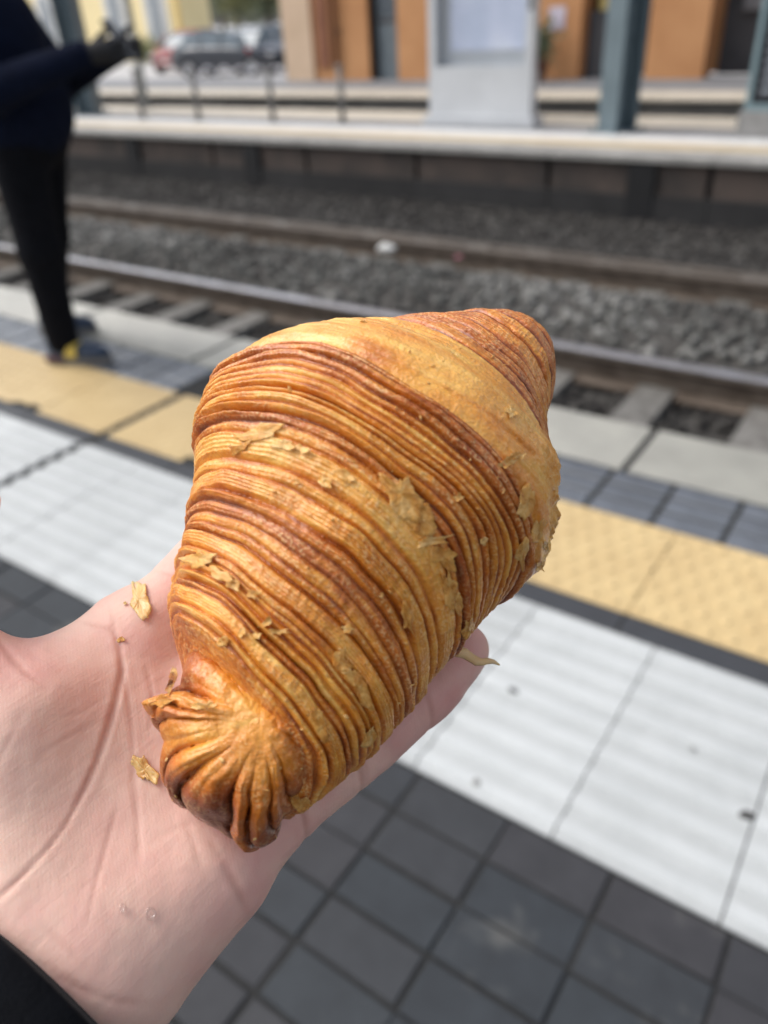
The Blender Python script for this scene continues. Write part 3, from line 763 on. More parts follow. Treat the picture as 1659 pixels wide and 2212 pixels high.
# low pale hoop barrier in front of the cars
M_hoop = plain('pale_hoop_metal', (.58, .58, .62), None, .5, bstr=0)
for k in range(7):
    px = 415+36*k; p = on_y(px, 170, 21.5); h_ = empty('hoop_barrier', (p[0], 21.5, GZ), math.radians(12))
    pts = [(-.36, 0, 0), (-.30, 0, .18)]+[(-.22*math.cos(a), 0, .30+.20*math.sin(a)) for a in np.linspace(0, math.pi, 8)[1:-1]]+[(.30, 0, .18), (.36, 0, 0)]
    MB().tube(pts, .028, 8).build('hoop', M_hoop, h_, True)
    for s in (-.36, .36): MB().tube([(s, 0, 0), (s, 0, .012)], .07, 8).build('foot', M_hoop, h_)
    tag(h_, 'low pale metal hoop barrier in the row before the parked cars', 'barrier', 'hoop barriers before the cars')

# ------------------------------------------------------------------ person waiting on the near platform
PRZ = math.radians(25)
PX_, PY_ = -3.185, 2.06
per = empty('person', (PX_, PY_, 0.006), PRZ)
# local frame: +x = facing direction (along the platform), +y away from the tracks' near side
LEAN = .08
def sheared(P): Q_ = P.copy(); Q_[..., 0] -= LEAN*np.clip(P[..., 2]-.10, 0, 9)-.10*np.clip(P[..., 2]-1.05, 0, 9); return Q_
def person_sdf(P):
    P = sheared(P)
    hip = .90
    def leg(s, fx, fy):
        return [sd_cap(P, (-.07, s*.085, hip), (-.050+fx*.4, s*.10+fy*.3, .50), .115, .088), sd_cap(P, (-.050+fx*.4, s*.10+fy*.3, .50), (-.03+fx, s*.10+fy, .10), .088, .070)]
    parts = leg(-1, .0, .0)+leg(1, -.26, .18)
    parts += [sd_ell(P, (-.07, 0, .95), (.175, .20, .16))]
    return smin(parts, .035)
def coat_sdf(P):
    P = sheared(P)
    d = [sd_ell(P, (-.07, 0, 1.02), (.205, .23, .22)), sd_ell(P, (-.11, 0, 1.25), (.185, .235, .26)), sd_cap(P, (-.16, -.16, 1.42), (-.16, .16, 1.42), .085, .085), sd_cap(P, (-.14, 0, 1.45), (-.12, 0, 1.52), .075, .065)]
    body = smin(d, .06)
    for s in (-1, 1):
        el = (-.02, s*.27, 1.10); ha = (.33, s*.13-.03, 1.20)
        arm = smin([sd_cap(P, (-.16, s*.20, 1.41), el, .088, .074), sd_cap(P, el, ha, .074, .050)], .03)
        body = smin([body, arm], .03)
    hood = smin([sd_cap(P, (-.26, -.07, 1.47), (-.26, .07, 1.47), .06, .06)], .03)
    return smin([body, hood], .05)
def head_sdf(P):
    P = sheared(P)
    d = [sd_ell(P, (-.10, 0, 1.66), (.095, .075, .115)), sd_cap(P, (-.12, 0, 1.48), (-.115, 0, 1.58), .055, .05), sd_ell(P, (-.055, 0, 1.60), (.055, .05, .05)), sd_cap(P, (-.005, 0, 1.665), (.012, 0, 1.635), .010, .015)]
    d += [sd_ell(P, (-.105, s*.078, 1.645), (.022, .010, .033)) for s in (-1, 1)]
    d = smin(d, .018)
    for s in (-1, 1):
        d = -smin([-d, sd_ell(P, (-.004, s*.033, 1.675), (.014, .016, .010))], .008)
    return -smin([-d, sd_ell(P, (.008, 0, 1.592), (.016, .025, .004))], .006)
M_trou = plain('black_trousers', (.006, .0065, .009), (.004, .0045, .006), .95, 30)
M_coat = plain('navy_fleece', (.005, .008, .021), (.0035, .0055, .014), .95, 30)
for m_ in (M_trou, M_coat): m_.node_tree.nodes['Principled BSDF'].inputs['Specular IOR Level'].default_value = .1
M_skin0 = plain('plain_skin', (.50, .27, .19), None, .5, 20)
V, Q = sdf_mesh(person_sdf, (-.48, -.36, .02), (.36, .48, 1.16), .016); link('trousers', mesh_np('trousers', V, Q, True), M_trou, per)
V, Q = sdf_mesh(coat_sdf, (-.42, -.42, .74), (.56, .42, 1.62), .016)
V = V+0.006*fbm(V*9, 2)[:, None]*np.array([1, 1, .3]); link('jacket', mesh_np('jacket', V, Q, True), M_coat, per)
V, Q = sdf_mesh(head_sdf, (-.24, -.14, 1.40), (.16, .14, 1.82), .007); hd = link('body', mesh_np('body', V, Q, True), M_skin0, per)
def hair_sdf(P):
    P = sheared(P)
    d = sd_ell(P, (-.112, 0, 1.685), (.104, .086, .108)); return np.maximum(d, -(sd_ell(P, (.02, 0, 1.60), (.10, .09, .105))))
V, Q = sdf_mesh(hair_sdf, (-.24, -.14, 1.50), (.16, .14, 1.84), .009); link('hair', mesh_np('hair', V+.004*fbm(V*60, 2)[:, None], Q, True), plain('dark_hair', (.02, .014, .01), None, .6, 60), hd)
# gloved hands closed round a phone
M_glove = plain('black_glove', (.010, .010, .012), None, .8, 40)
def glove_sdf(s):
    def fn(P):
        w = np.array((.403, s*.13-.03, 1.20)); pc = w+np.array((.055, -s*.02, .008))
        d = [sd_cap(P, w, pc, .033, .036), sd_ell(P, pc+np.array((.02, 0, 0)), (.045, .026, .038))]
        base = smin(d, .015); out = base
        for k in range(4):
            a = pc+np.array((.045, -s*.006, .024-.018*k)); b = a+np.array((.032, -s*.018, .004)); c_ = b+np.array((.008, -s*.026, .0))
            fg = smin([sd_cap(P, a, b, .011, .010), sd_cap(P, b, c_, .010, .008)], .004); out = np.minimum(out, smin([base, fg], .006))
        a = pc+np.array((.0, -s*.012, .034)); b = a+np.array((.035, -s*.012, .028)); c_ = b+np.array((.026, -s*.004, .012))
        fg = smin([sd_cap(P, a, b, .014, .011), sd_cap(P, b, c_, .011, .008)], .004)
        return np.minimum(out, smin([base, fg], .008))
    return fn
for s in (-1, 1):
    w = np.array((.403, s*.13-.03, 1.20)); V, Q = sdf_mesh(glove_sdf(s), w+np.array((-.05, -.10, -.08)), w+np.array((.21, .10, .13)), .0055)
    link('glove', mesh_np('glove', V, Q, True), M_glove, per)
# shoes: dark blue with pale soles, yellow tab on the nearer one
M_shoe = plain('navy_shoe', (.025, .045, .085), (.018, .03, .055), .6, 30); M_sole = plain('grey_sole', (.16, .155, .15), None, .8); M_tab = plain('yellow_shoe_tab', (.62, .47, .10), None, .6)
M_tab2 = plain('maroon_heel', (.11, .035, .05), None, .7)
for s, fx, fy in ((-1, .0, .0), (1, -.26, .18)):
    x0, y0 = -.03+fx, s*.10+fy
    shoe_fn = lambda P: np.maximum(smin([sd_ell(P, (x0-.02, y0, .06), (.07, .045, .06)), sd_ell(P, (x0+.10, y0, .045), (.115, .048, .040)), sd_cap(P, (x0, y0, .05), (x0, y0, .11), .05, .046)], .03), .026-P[..., 2])
    V, Q = sdf_mesh(shoe_fn, (x0-.14, y0-.08, .0), (x0+.26, y0+.08, .18), .008); sh_ = link('shoe', mesh_np('shoe', V, Q, True), M_shoe, per)
    pr = [(x0-.09, y0-.03), (x0-.06, y0-.045), (x0+.12, y0-.05), (x0+.20, y0-.03), (x0+.222, y0), (x0+.20, y0+.03), (x0+.12, y0+.05), (x0-.06, y0+.045), (x0-.09, y0+.03)]
    MB().prism(pr, 'z', 0.0, .0275).build('sole', M_sole, sh_)
    if s < 0:
        MB().box(x0+.02, x0+.075, y0-.053, y0-.038, .035, .085).box(x0+.02, x0+.075, y0-.037, y0+.02, .08, .092).build('yellow_tab', M_tab, sh_)
        MB().box(x0-.085, x0+.01, y0-.051, y0-.0455, .018, .04).build('heel_guard', M_tab2, sh_)
tag(per, 'person in navy jacket, black trousers and dark blue shoes standing at the platform edge', 'person')
ph = MB().box(-.004, .004, -.036, .036, -.075, .075)
pho = ph.build('phone', plain('black_phone', (.012, .012, .014), None, .2, bstr=0), None)
pho.location = (PX_+.50*math.cos(PRZ)+.03*math.sin(PRZ), PY_+.50*math.sin(PRZ)-.03*math.cos(PRZ), 1.25); pho.rotation_euler = (0, math.radians(-35), PRZ)
tag(pho, 'black phone held in the gloved hands of the person in navy', 'phone')
# ------------------------------------------------------------------ hand held out under the pastry
TILT = math.radians(30); DIR = np.array([.5, .866])
HN = np.array([DIR[0]*math.sin(TILT), DIR[1]*math.sin(TILT), math.cos(TILT)])     # palm normal, camera axes
HP0 = cam_pt(480, 1650, .1955)
e1 = np.array([.72, .69, 0.]); e1 -= HN*(e1 @ HN); e1 /= np.linalg.norm(e1)        # towards the fingertips
e2 = np.cross(HN, e1)                                                            # towards the thumb
HB = np.stack([e1, e2, HN])
def hp(px, py, c=0.0):
    """hand coordinates (along, across, height over the palm) of a surveyed point"""
    r = np.array([(px-CX)/FPX, -(py-CY)/FPX, -1.0]); t_ = ((HP0+HN*c) @ HN)/(r @ HN)
    return HB @ (r*t_-HP0)
def hand_to_world(L): return to_world(HP0+np.asarray(L) @ HB)
def hand_px(L): return to_px(hand_to_world(L))

def hand_sdf(P):
    c = lambda px, py, h, r0: None
    cap = lambda a, b, ra, rb: sd_cap(P, hp(*a), hp(*b), ra, rb)
    wr_i, wr_u = (40, 1990, -.020), (200, 2120, -.019)
    palm = [
        cap((90, 1930, -.017), (330, 1372, -.0125), .0170, .0120),      # index metacarpal
        cap((150, 1960, -.018), (455, 1500, -.0135), .0170, .0125),
        cap((200, 2000, -.018), (530, 1640, -.0130), .0170, .0120),
        cap((235, 2040, -.017), (560, 1760, -.0115), .0175, .0110),     # little metacarpal
        cap((250, 2040, -.0135), (455, 1880, -.0120), .0175, .0130),      # hypothenar
    ]
    palm = smin(palm, .012)
    then = smin([cap((20, 1850, -.0135), (60, 1590, -.0120), .0195, .0190), cap((60, 1590, -.0120), (-110, 1500, -.008), .0190, .0150)], .012)
    d = smin([palm, then], .010)
    web = cap((55, 1540, -.013), (255, 1372, -.0135), .0105, .0095)     # web between thumb and index
    d = smin([d, web], .012)
    arm = smin([cap((150, 2060, -.018), (-40, 2260, -.022), .0215, .0215), cap((60, 1975, -.018), (-120, 2160, -.022), .019, .0215)], .012)
    d = smin([d, arm], .014)
    # heart of the palm is hollow
    hol = sd_ell(P, hp(330, 1600, .020), (.034, .026, .0175))
    d = -smin([-d, hol], .010)
    out = d
    fingers = [
        [((330, 1372, -.0125), .0115), ((500, 1165, -.0130), .0098), ((630, 1000, -.020), .0086), ((700, 905, -.026), .0072)],   # index
        [((455, 1490, -.0135), .0112), ((690, 1240, -.0135), .0098), ((850, 1070, -.020), .0086), ((930, 985, -.025), .0074)],   # middle
        [((530, 1620, -.0130), .0110), ((765, 1385, -.0130), .0096), ((900, 1245, -.018), .0084), ((975, 1165, -.022), .0074)],   # ring
        [((575, 1762, -.0108), .0100), ((798, 1598, -.0085), .0082), ((925, 1492, -.0070), .0077), ((1004, 1400, -.0055), .0072)],  # little
    ]
    for fg in fingers:
        q = [sd_cap(P, hp(*fg[i][0]), hp(*fg[i+1][0]), fg[i][1], fg[i+1][1]) for i in range(3)]
        # soft pads between the joints
        for i in range(3):
            a, b = hp(*fg[i][0]), hp(*fg[i+1][0]); m = a*.45+b*.55+np.array([0, 0, .0022]); r = .5*(fg[i][1]+fg[i+1][1])
            q.append(sd_cap(P, m-.25*(b-a), m+.22*(b-a), r*.92, r*.90))
        f_ = smin(q, .004)
        out = np.minimum(out, smin([d, f_], .006))
    th = smin([cap((-100, 1515, -.006), (-165, 1290, .002), .0125, .0105), cap((-165, 1290, .002), (-84, 1085, .006), .0108, .0092)], .004)
    out = np.minimum(out, smin([d, th], .010))
    return out
pts = np.array([hp(*p) for p in ((-150, 2330, 0), (-260, 1500, 0), (-160, 1000, 0), (700, 850, 0), (1120, 1350, 0), (500, 2200, 0), (200, 2350, 0))])
lo = pts.min(0)-.012; hi = pts.max(0)+.012; lo[2] = -.050; hi[2] = .026
V, Q = sdf_mesh(hand_sdf, lo, hi, .00125)
me = mesh_np('hand', V, Q, True)
me = subdiv(me, 1)
V = co_of(me); Nn = no_of(me)
px = hand_px(V)
front = Nn[:, 2] > -0.15
# creases: polylines over the palm, (points, width m, depth m)
creases = [
    ([(243, 1352), (258, 1400), (265, 1450), (252, 1512), (236, 1570), (212, 1645), (186, 1702), (148, 1780), (108, 1838), (55, 1898), (-10, 1958)], .0009, .00085),
    ([(262, 1418), (276, 1500), (284, 1560), (287, 1610), (288, 1680), (297, 1768), (302, 1870)], .0008, .00040),
    ([(257, 1722), (238, 1800), (212, 1905), (192, 2000)], .0008, .00035),
    ([(-10, 1372), (30, 1430), (66, 1470), (110, 1500)], .0010, .0006),
    ([(160, 1322), (200, 1345), (243, 1360), (262, 1402)], .0009, .0006),
    ([(237, 1305), (252, 1380)], .0007, .0004),
    ([(225, 1555), (150, 1600), (90, 1640)], .0007, .00022), ([(240, 1500), (180, 1545), (110, 1570)], .0006, .0002),
    ([(150, 1790), (100, 1800), (40, 1830)], .0007, .0002), ([(60, 1560), (20, 1640), (-10, 1700)], .0007, .00022),
    ([(312, 1420), (330, 1500), (322, 1590)], .0007, .0004),
    ([(474, 1853), (509, 1913), (534, 1964), (545, 1985)], .0012, .0007), ([(440, 1800), (475, 1850)], .0009, .0004),
    ([(600, 1700), (640, 1745), (656, 1757), (672, 1806), (668, 1830)], .0011, .0009),
    ([(640, 1790), (650, 1820)], .0007, .0003),
    ([(755, 1600), (772, 1645), (788, 1690), (795, 1720)], .0011, .0009), ([(768, 1600), (784, 1645), (800, 1690)], .0008, .0005),
    ([(905, 1490), (922, 1524), (936, 1556), (945, 1580)], .0010, .0007),
    ([(330, 1215), (380, 1245), (420, 1270)], .0009, .0006), ([(262, 1262), (300, 1258)], .0006, .0003),
    ([(105, 2080), (180, 2130), (260, 2160), (330, 2170)], .0010, .0004), ([(90, 1985), (150, 2040), (200, 2090)], .0010, .0003),
    ([(330, 1820), (380, 1790), (430, 1775), (480, 1790)], .0009, .00025), ([(350, 1900), (400, 1880), (450, 1890)], .0008, .0002),
    ([(395, 1760), (420, 1830), (440, 1900)], .0008, .00025),
]
def poly_dist(p, poly):
    best = np.full(len(p), 1e9); poly = np.asarray(poly, float)
    for a, b in zip(poly[:-1], poly[1:]):
        ab = b-a; t_ = np.clip(((p-a) @ ab)/(ab @ ab), 0, 1); best = np.minimum(best, np.linalg.norm(p-a-t_[:, None]*ab, axis=1))
    return best
disp = np.zeros(len(V)); cre = np.zeros(len(V))
wob = fbm(np.stack([V[:, 0]*120, V[:, 1]*120, 0*V[:, 0]], -1), 2)*.0006
H2 = V[:, :2]
for pl_, w_, dp in creases:
    pl2 = [hp(*p)[:2] for p in pl_]; d_ = np.abs(poly_dist(H2, pl2)+wob*.6); w_ = w_*.72
    ends = np.minimum(np.linalg.norm(H2-pl2[0], axis=1), np.linalg.norm(H2-pl2[-1], axis=1)); fade = sstep(0, .006, ends)*.75+.25
    g_ = np.exp(-(d_/w_)**2); disp -= .95*dp*g_*fade; disp += .12*dp*np.exp(-((d_-2.2*w_)/(1.3*w_))**2)*fade
    cre = np.maximum(cre, g_*fade*min(1, dp/.0009))
disp += .00035*fbm(V*55, 3)+.00022*fbm(V*240, 2)
disp *= .55*front
V2 = V+Nn*disp[:, None]
def hand_mat():
    m, nt, b = new_mat('palm_skin')
    tc = N(nt, 'ShaderNodeTexCoord'); O = tc.outputs['Object']
    n = noise_node(nt, 42, 4, .55, vec=O); n2 = noise_node(nt, 160, 4, .6, vec=O)
    a = N(nt, 'ShaderNodeAttribute'); a.attribute_name = 'rosy'; cr = N(nt, 'ShaderNodeAttribute'); cr.attribute_name = 'crease'
    f_ = math_n(nt, 'ADD', math_n(nt, 'MULTIPLY', n.outputs['Fac'], .55), math_n(nt, 'MULTIPLY', n2.outputs['Fac'], .25))
    f_ = math_n(nt, 'ADD', f_, a.outputs['Fac'])
    r = ramp(nt, f_, [(0.20, (.72, .485, .390)), (0.45, (.68, .415, .340)), (0.72, (.64, .335, .290)), (1.0, (.56, .24, .215))])
    c = mixc(nt, math_n(nt, 'MULTIPLY', cr.outputs['Fac'], .42), r.outputs[0], (.40, .155, .11))
    nt.links.new(c, b.inputs['Base Color'])
    b.inputs['Roughness'].default_value = .52; b.inputs['Specular IOR Level'].default_value = .42
    b.inputs['Subsurface Weight'].default_value = .22; b.inputs['Subsurface Radius'].default_value = (1.0, .35, .2); b.inputs['Subsurface Scale'].default_value = .004
    # friction ridges run across the hand
    w = N(nt, 'ShaderNodeTexWave'); w.inputs['Scale'].default_value = 380; w.inputs['Distortion'].default_value = 5; w.inputs['Detail'].default_value = 2; w.inputs['Detail Scale'].default_value = .12
    w.bands_direction = 'X'; mp = N(nt, 'ShaderNodeMapping'); mp.inputs['Rotation'].default_value = (0, 0, .5); nt.links.new(O, mp.inputs[0]); nt.links.new(mp.outputs[0], w.inputs[0])
    p = bump(nt, None, w.outputs['Fac'], .06, .00015)
    v = N(nt, 'ShaderNodeTexVoronoi'); v.feature = 'DISTANCE_TO_EDGE'; v.inputs['Scale'].default_value = 520; nt.links.new(O, v.inputs[0])
    vv = math_n(nt, 'MINIMUM', v.outputs[0], .12)
    p = bump(nt, None, vv, .18, .0006, p)
    for rot, sc_, st_ in ((.45, (90, 1100, 90), .11), (-.6, (70, 900, 70), .08), (1.2, (60, 800, 60), .07)):    # fine flexure lines
        mq = N(nt, 'ShaderNodeMapping'); mq.inputs['Rotation'].default_value = (0, 0, rot); mq.inputs['Scale'].default_value = sc_; nt.links.new(O, mq.inputs[0])
        nq = noise_node(nt, 1.0, 3, .6, vec=mq.outputs[0]); p = bump(nt, None, nq.outputs['Fac'], st_, .0006, p)
    n3 = noise_node(nt, 330, 5, .65, vec=O); bump(nt, b, n3.outputs['Fac'], .28, .0005, p)
    return m
M_hand = hand_mat()
# local blush: fingers, heel of hand, thenar rim
blush = .17*fbm(V*38, 3)+.10*fbm(V*130, 2)
for (bx_, by_, br, amt) in ((80, 1440, .020, .18), (900, 1500, .05, .22), (300, 1330, .016, .16), (300, 1960, .022, .16), (60, 2100, .02, .1), (330, 1480, .014, .14), (480, 1880, .016, .10), (40, 1750, .03, -.10), (400, 1780, .02, -.06), (130, 1950, .03, -.08), (180, 1330, .012, -.1)):
    blush += amt*np.exp(-(np.linalg.norm(H2-hp(bx_, by_)[:2], axis=1)/br)**2)
set_co(me, V2)
attr(me, 'rosy', blush); attr(me, 'crease', cre)
me.polygons.foreach_set('use_smooth', np.ones(len(me.polygons), dtype=bool))
hand = link('hand', me, M_hand)
HM = Matrix.Identity(4); Bw = RW @ HB.T; ow = to_world(HP0)
for i in range(3):
    for j in range(3): HM[i][j] = Bw[i, j]
    HM[i][3] = ow[i]
hand.matrix_world = HM
tag(hand, 'bare left hand held out palm up beneath the pastry', 'hand')
# sleeve cuff
def sleeve_mat():
    m, nt, b = new_mat('black_knit_sleeve'); n = noise_node(nt, 300, 5, .7); n1 = noise_node(nt, 60, 3)
    r = ramp(nt, n1.outputs['Fac'], [(.3, (.0015, .0018, .0028)), (.7, (.0035, .004, .006))]); nt.links.new(r.outputs[0], b.inputs['Base Color'])
    b.inputs['Roughness'].default_value = .95; b.inputs['Sheen Weight'].default_value = .06; bump(nt, b, n.outputs['Fac'], .6, .0012); b.inputs['Specular IOR Level'].default_value = .08; return m
c0 = (hp(-18, 2036, -.004)+hp(188, 2229, -.004))/2; c0[2] = -.020
ax_ = np.array([-1., .02, -.03]); ax_ /= np.linalg.norm(ax_)
cr_ = hp(206, 2212, 0)-hp(0, 2019, 0); cr_[2] = 0; cr_ /= np.linalg.norm(cr_)
ax_ = np.array([-abs(cr_[1]), cr_[0]*np.sign(cr_[1])*1.0, -.05]); ax_ /= np.linalg.norm(ax_)
nrm = np.cross(ax_, cr_); nrm /= np.linalg.norm(nrm)
if nrm[2] < 0: nrm = -nrm
ns_, nr_ = 56, 40; v = []
for i in range(nr_):
    t_ = i/(nr_-1); s_ = -.004+.16*max(0, t_-.1)/.9
    for k in range(ns_):
        th = 2*math.pi*k/ns_; ra, rb = .0400+.006*t_, .0300+.006*t_
        lip = .0028*math.exp(-((t_-.12)/.06)**2)
        inn = -.004 if i == 0 else 0
        wr = .0016*math.sin(9*t_*math.pi+2*math.sin(th*2))*min(1, t_*3)+.0012*math.sin(5*th+11*t_)
        v.append(c0+ax_*(s_+.0015*math.sin(3*th))+cr_*math.cos(th)*(ra+lip+inn+wr)+nrm*math.sin(th)*(rb+lip+inn+wr))
q = np.array([(i*ns_+k, i*ns_+(k+1) % ns_, (i+1)*ns_+(k+1) % ns_, (i+1)*ns_+k) for i in range(nr_-1) for k in range(ns_)])
sm = subdiv(mesh_np('sleeve', np.array(v), q, True), 1)
slv = link('sleeve', sm, sleeve_mat(), hand)
slv['label'] = 'black knitted sleeve cuff at the wrist'

# ------------------------------------------------------------------ pastry
def pastry_mat(name, flake=False):
    m, nt, b = new_mat(name)
    tc = N(nt, 'ShaderNodeTexCoord'); O = tc.outputs['Object']
    a = N(nt, 'ShaderNodeAttribute'); a.attribute_name = 'bake'; cr = N(nt, 'ShaderNodeAttribute'); cr.attribute_name = 'crust'
    n = noise_node(nt, 130, 5, .6, vec=O)
    f_ = math_n(nt, 'ADD', a.outputs['Fac'], math_n(nt, 'MULTIPLY_ADD', n.outputs['Fac'], .34)); f_.node.inputs[1].default_value = 1
    nm = math_n(nt, 'MULTIPLY', math_n(nt, 'SUBTRACT', n.outputs['Fac'], .5), .42); f_ = math_n(nt, 'ADD', a.outputs['Fac'], nm)
    r = ramp(nt, f_, [(0.0, (.89, .60, .22)), (0.22, (.82, .435, .090)), (0.42, (.71, .270, .028)), (0.62, (.52, .142, .010)), (0.82, (.30, .062, .006)), (1.0, (.13, .029, .007))])
    if flake:
        r = ramp(nt, f_, [(0.0, (.88, .58, .23)), (0.28, (.80, .42, .10)), (0.55, (.64, .26, .04)), (1.0, (.36, .11, .015))])
        n9 = noise_node(nt, 220, 3, .5, vec=O); al_ = ramp(nt, n9.outputs['Fac'], [(.3, (.50, .50, .50)), (.7, (.88, .88, .88))]); nt.links.new(al_.outputs[0], b.inputs['Alpha'])
    # dry, pale blisters on the raised crust
    n2 = noise_node(nt, 1350, 3, .6, vec=O); sp = ramp(nt, n2.outputs['Fac'], [(.49, (0, 0, 0)), (.60, (1, 1, 1))])
    k = math_n(nt, 'MULTIPLY', math_n(nt, 'MULTIPLY', sp.outputs[0], cr.outputs['Fac']), .55)
    c = mixc(nt, k, r.outputs[0], (.88, .60, .28))
    nt.links.new(c, b.inputs['Base Color'])
    n4 = noise_node(nt, 75, 3, .5, vec=O); rr = ramp(nt, n4.outputs['Fac'], [(.35, (.15, .15, .15)), (.65, (.31, .31, .31))])
    rq = math_n(nt, 'MULTIPLY_ADD', cr.outputs['Fac'], .22); nt.links.new(rr.outputs[0], rq.node.inputs[2]); nt.links.new(rq, b.inputs['Roughness']); b.inputs['Coat Weight'].default_value = .22; b.inputs['Coat Roughness'].default_value = .22; b.inputs['Specular IOR Level'].default_value = .55
    b.inputs['Subsurface Weight'].default_value = .12; b.inputs['Subsurface Radius'].default_value = (1.0, .45, .12); b.inputs['Subsurface Scale'].default_value = .003
    if flake: b.inputs['Subsurface Weight'].default_value = 0; b.inputs['Coat Weight'].default_value = .08; b.inputs['Specular IOR Level'].default_value = .35
    p = bump(nt, None, n2.outputs['Fac'], .6, .0006)
    n5 = noise_node(nt, 260, 5, .6, vec=O); bump(nt, b, n5.outputs['Fac'], .35, .0009, p)
    return m
M_pas = pastry_mat('golden_flaky_crust')
T0 = .0010
# outline stations: left edge, right edge of the body
ST = np.array([(352, 1450, 610, 1790), (360, 1400, 665, 1748), (360, 1350, 728, 1688), (368, 1280, 796, 1618), (386, 1195, 862, 1545), (406, 1105, 938, 1455), (424, 1012, 1008, 1385), (432, 930, 1072, 1318), (452, 858, 1138, 1262), (500, 790, 1184, 1200), (590, 738, 1203, 1118), (700, 714, 1199, 1040), (800, 699, 1186, 960), (895, 684, 1188, 890), (968, 674, 1196, 822), (1040, 675, 1184, 772), (1098, 690, 1158, 734)], float)
kk = np.interp(np.arange(len(ST)), [0, 5, 8, 11, 16], [0, 0, .6, 1, 1])
kr = np.interp(np.arange(len(ST)), [0, 5, 8, 11, 13, 16], [0, 0, .6, 1, .45, -.2])
ST[:, 1] += 22*kk; ST[:, 2] -= 26*kr; ST[:, 3] += 4*kk
DEP = np.interp(np.arange(len(ST)), [0, 9, 16], [.1785, .2020, .2240])
Lc = np.array([cam_pt(a, b, d) for (a, b, _, _), d in zip(ST, DEP)]); Rc = np.array([cam_pt(a, b, d) for (_, _, a, b), d in zip(ST, DEP)])
Cc = (Lc+Rc)/2; Rr = np.linalg.norm(Rc-Lc, axis=1)/2; Ww = (Rc-Lc)/(2*Rr[:, None])
arc = np.concatenate([[0], np.cumsum(np.linalg.norm(np.diff(Cc, axis=0), axis=1))])
def cubic(x, xp, fp):
    """smooth interpolation through stations (Catmull-Rom)"""
    fp = np.asarray(fp, float); fp = fp[:, None] if fp.ndim == 1 else fp
    m = np.gradient(fp, xp, axis=0); i = np.clip(np.searchsorted(xp, x)-1, 0, len(xp)-2); h = (xp[i+1]-xp[i]); t_ = ((x-xp[i])/h)[:, None]; h = h[:, None]
    return (2*t_**3-3*t_**2+1)*fp[i]+(t_**3-2*t_**2+t_)*h*m[i]+(-2*t_**3+3*t_**2)*fp[i+1]+(t_**3-t_**2)*h*m[i+1]
NS, NV = 880, 620
LEN = arc[-1]
s_ = np.linspace(0, LEN, NS)
C3 = cubic(s_, arc, Cc); R3 = cubic(s_, arc, Rr)[:, 0]; W3 = cubic(s_, arc, Ww); W3 /= np.linalg.norm(W3, axis=1)[:, None]
T3 = np.gradient(C3, s_, axis=0); T3 /= np.linalg.norm(T3, axis=1)[:, None]
# keep axis smooth
N3 = np.cross(T3, W3); N3 /= np.linalg.norm(N3, axis=1)[:, None]
if N3[NS//2, 2] < 0: N3 = -N3
xv = np.linspace(-1, 1, NV+1)[:-1]; vv = math.pi*(np.sign(xv)*np.abs(xv)**1.25)
S, VV = np.meshgrid(s_, vv, indexing='ij'); Rg = np.repeat(R3[:, None], NV, 1)
cosv, sinv = np.cos(VV), np.sin(VV)
ell = np.where(cosv > 0, .92, .86)
base = C3[:, None, :]+Rg[..., None]*(sinv[..., None]*W3[:, None, :]+(ell*cosv)[..., None]*N3[:, None, :])
# layer coordinate: rings lean so that the side facing up rides towards the wide end
Pn = np.stack([sinv*3.0, cosv*3.0, S*45], -1)
wand = fbm(np.stack([sinv*1.0, cosv*1.0, S*14+4], -1), 2)*.0036+fbm(np.stack([sinv*3.2, cosv*3.2, S*55], -1), 2)*.0006
Tt = S-.36*Rg*cosv+.0055*np.sin(VV+.6)+wand*(1-.25*np.abs(sinv))
tmin, tmax = Tt.min(), Tt.max()
# layer boundaries
bnd = [tmin-.001]
gl = np.random.default_rng(23)
T_SM0, T_SM1 = .0735, .0960       # the smooth unridged wrap
while bnd[-1] < tmax+.001:
    t_ = bnd[-1]
    if T_SM0-.003 < t_ < T_SM1-.01: w_ = T_SM1-t_
    elif t_ >= T_SM1-.01: w_ = .0036+.0038*gl.random()
    elif t_ > T0-.0012 and t_ < T0+.001: w_ = .0072
    else:
        w_ = .0013+.0013*gl.random()
        if gl.random() < (.20 if t_ < .045 else .08): w_ = .0030+.0022*gl.random()
    bnd.append(t_+w_)
bnd = np.array(bnd); NL = len(bnd)-1
lid = np.clip(np.searchsorted(bnd, Tt)-1, 0, NL-1)
wid = bnd[lid+1]-bnd[lid]; phi = (Tt-bnd[lid])/wid
hgt = np.clip(.62*wid, .0006, .0014)*(.7+.6*gl.random(NL)[lid])
smooth = (wid > .012); hgt = hgt*np.where(Tt > T_SM1, .62, 1.0)
wide = (wid > .0029) & ~smooth
amp_mod = .75+.5*fbm(np.stack([sinv*2.4+lid*3.1, cosv*2.4, lid*1.7], -1), 2)
amp_mod = np.clip(amp_mod, .12, 1.3)
ph2 = phi**.8; exq = (.55+1.9*gl.random(NL)**1.3)[lid]*(1+.3*fbm(np.stack([sinv*2, cosv*2, lid*1.3], -1), 2))
prof = np.where(smooth, sstep(0, .10, phi)*(1-sstep(.93, 1.0, phi)), (np.clip(np.sin(math.pi*ph2), 0, 1))**exq)
prof = np.where(wide, sstep(0, .22, phi)*(1-sstep(.80, 1.0, phi))*(.8+.2*phi), prof)
fine = np.clip(.30+.25*fbm(Pn*1.7, 2), .05, .6)*np.abs(np.sin(math.pi*(phi*np.where(wide, 6.5, 3.0)+.35*fbm(Pn*1.3, 2))))*np.where(smooth, 0, 1)
disp = hgt*amp_mod*(prof+fine*prof)-.0006+prof*.00012*(~smooth)*vnoise(np.stack([VV*34, lid*5.3, S*300], -1))
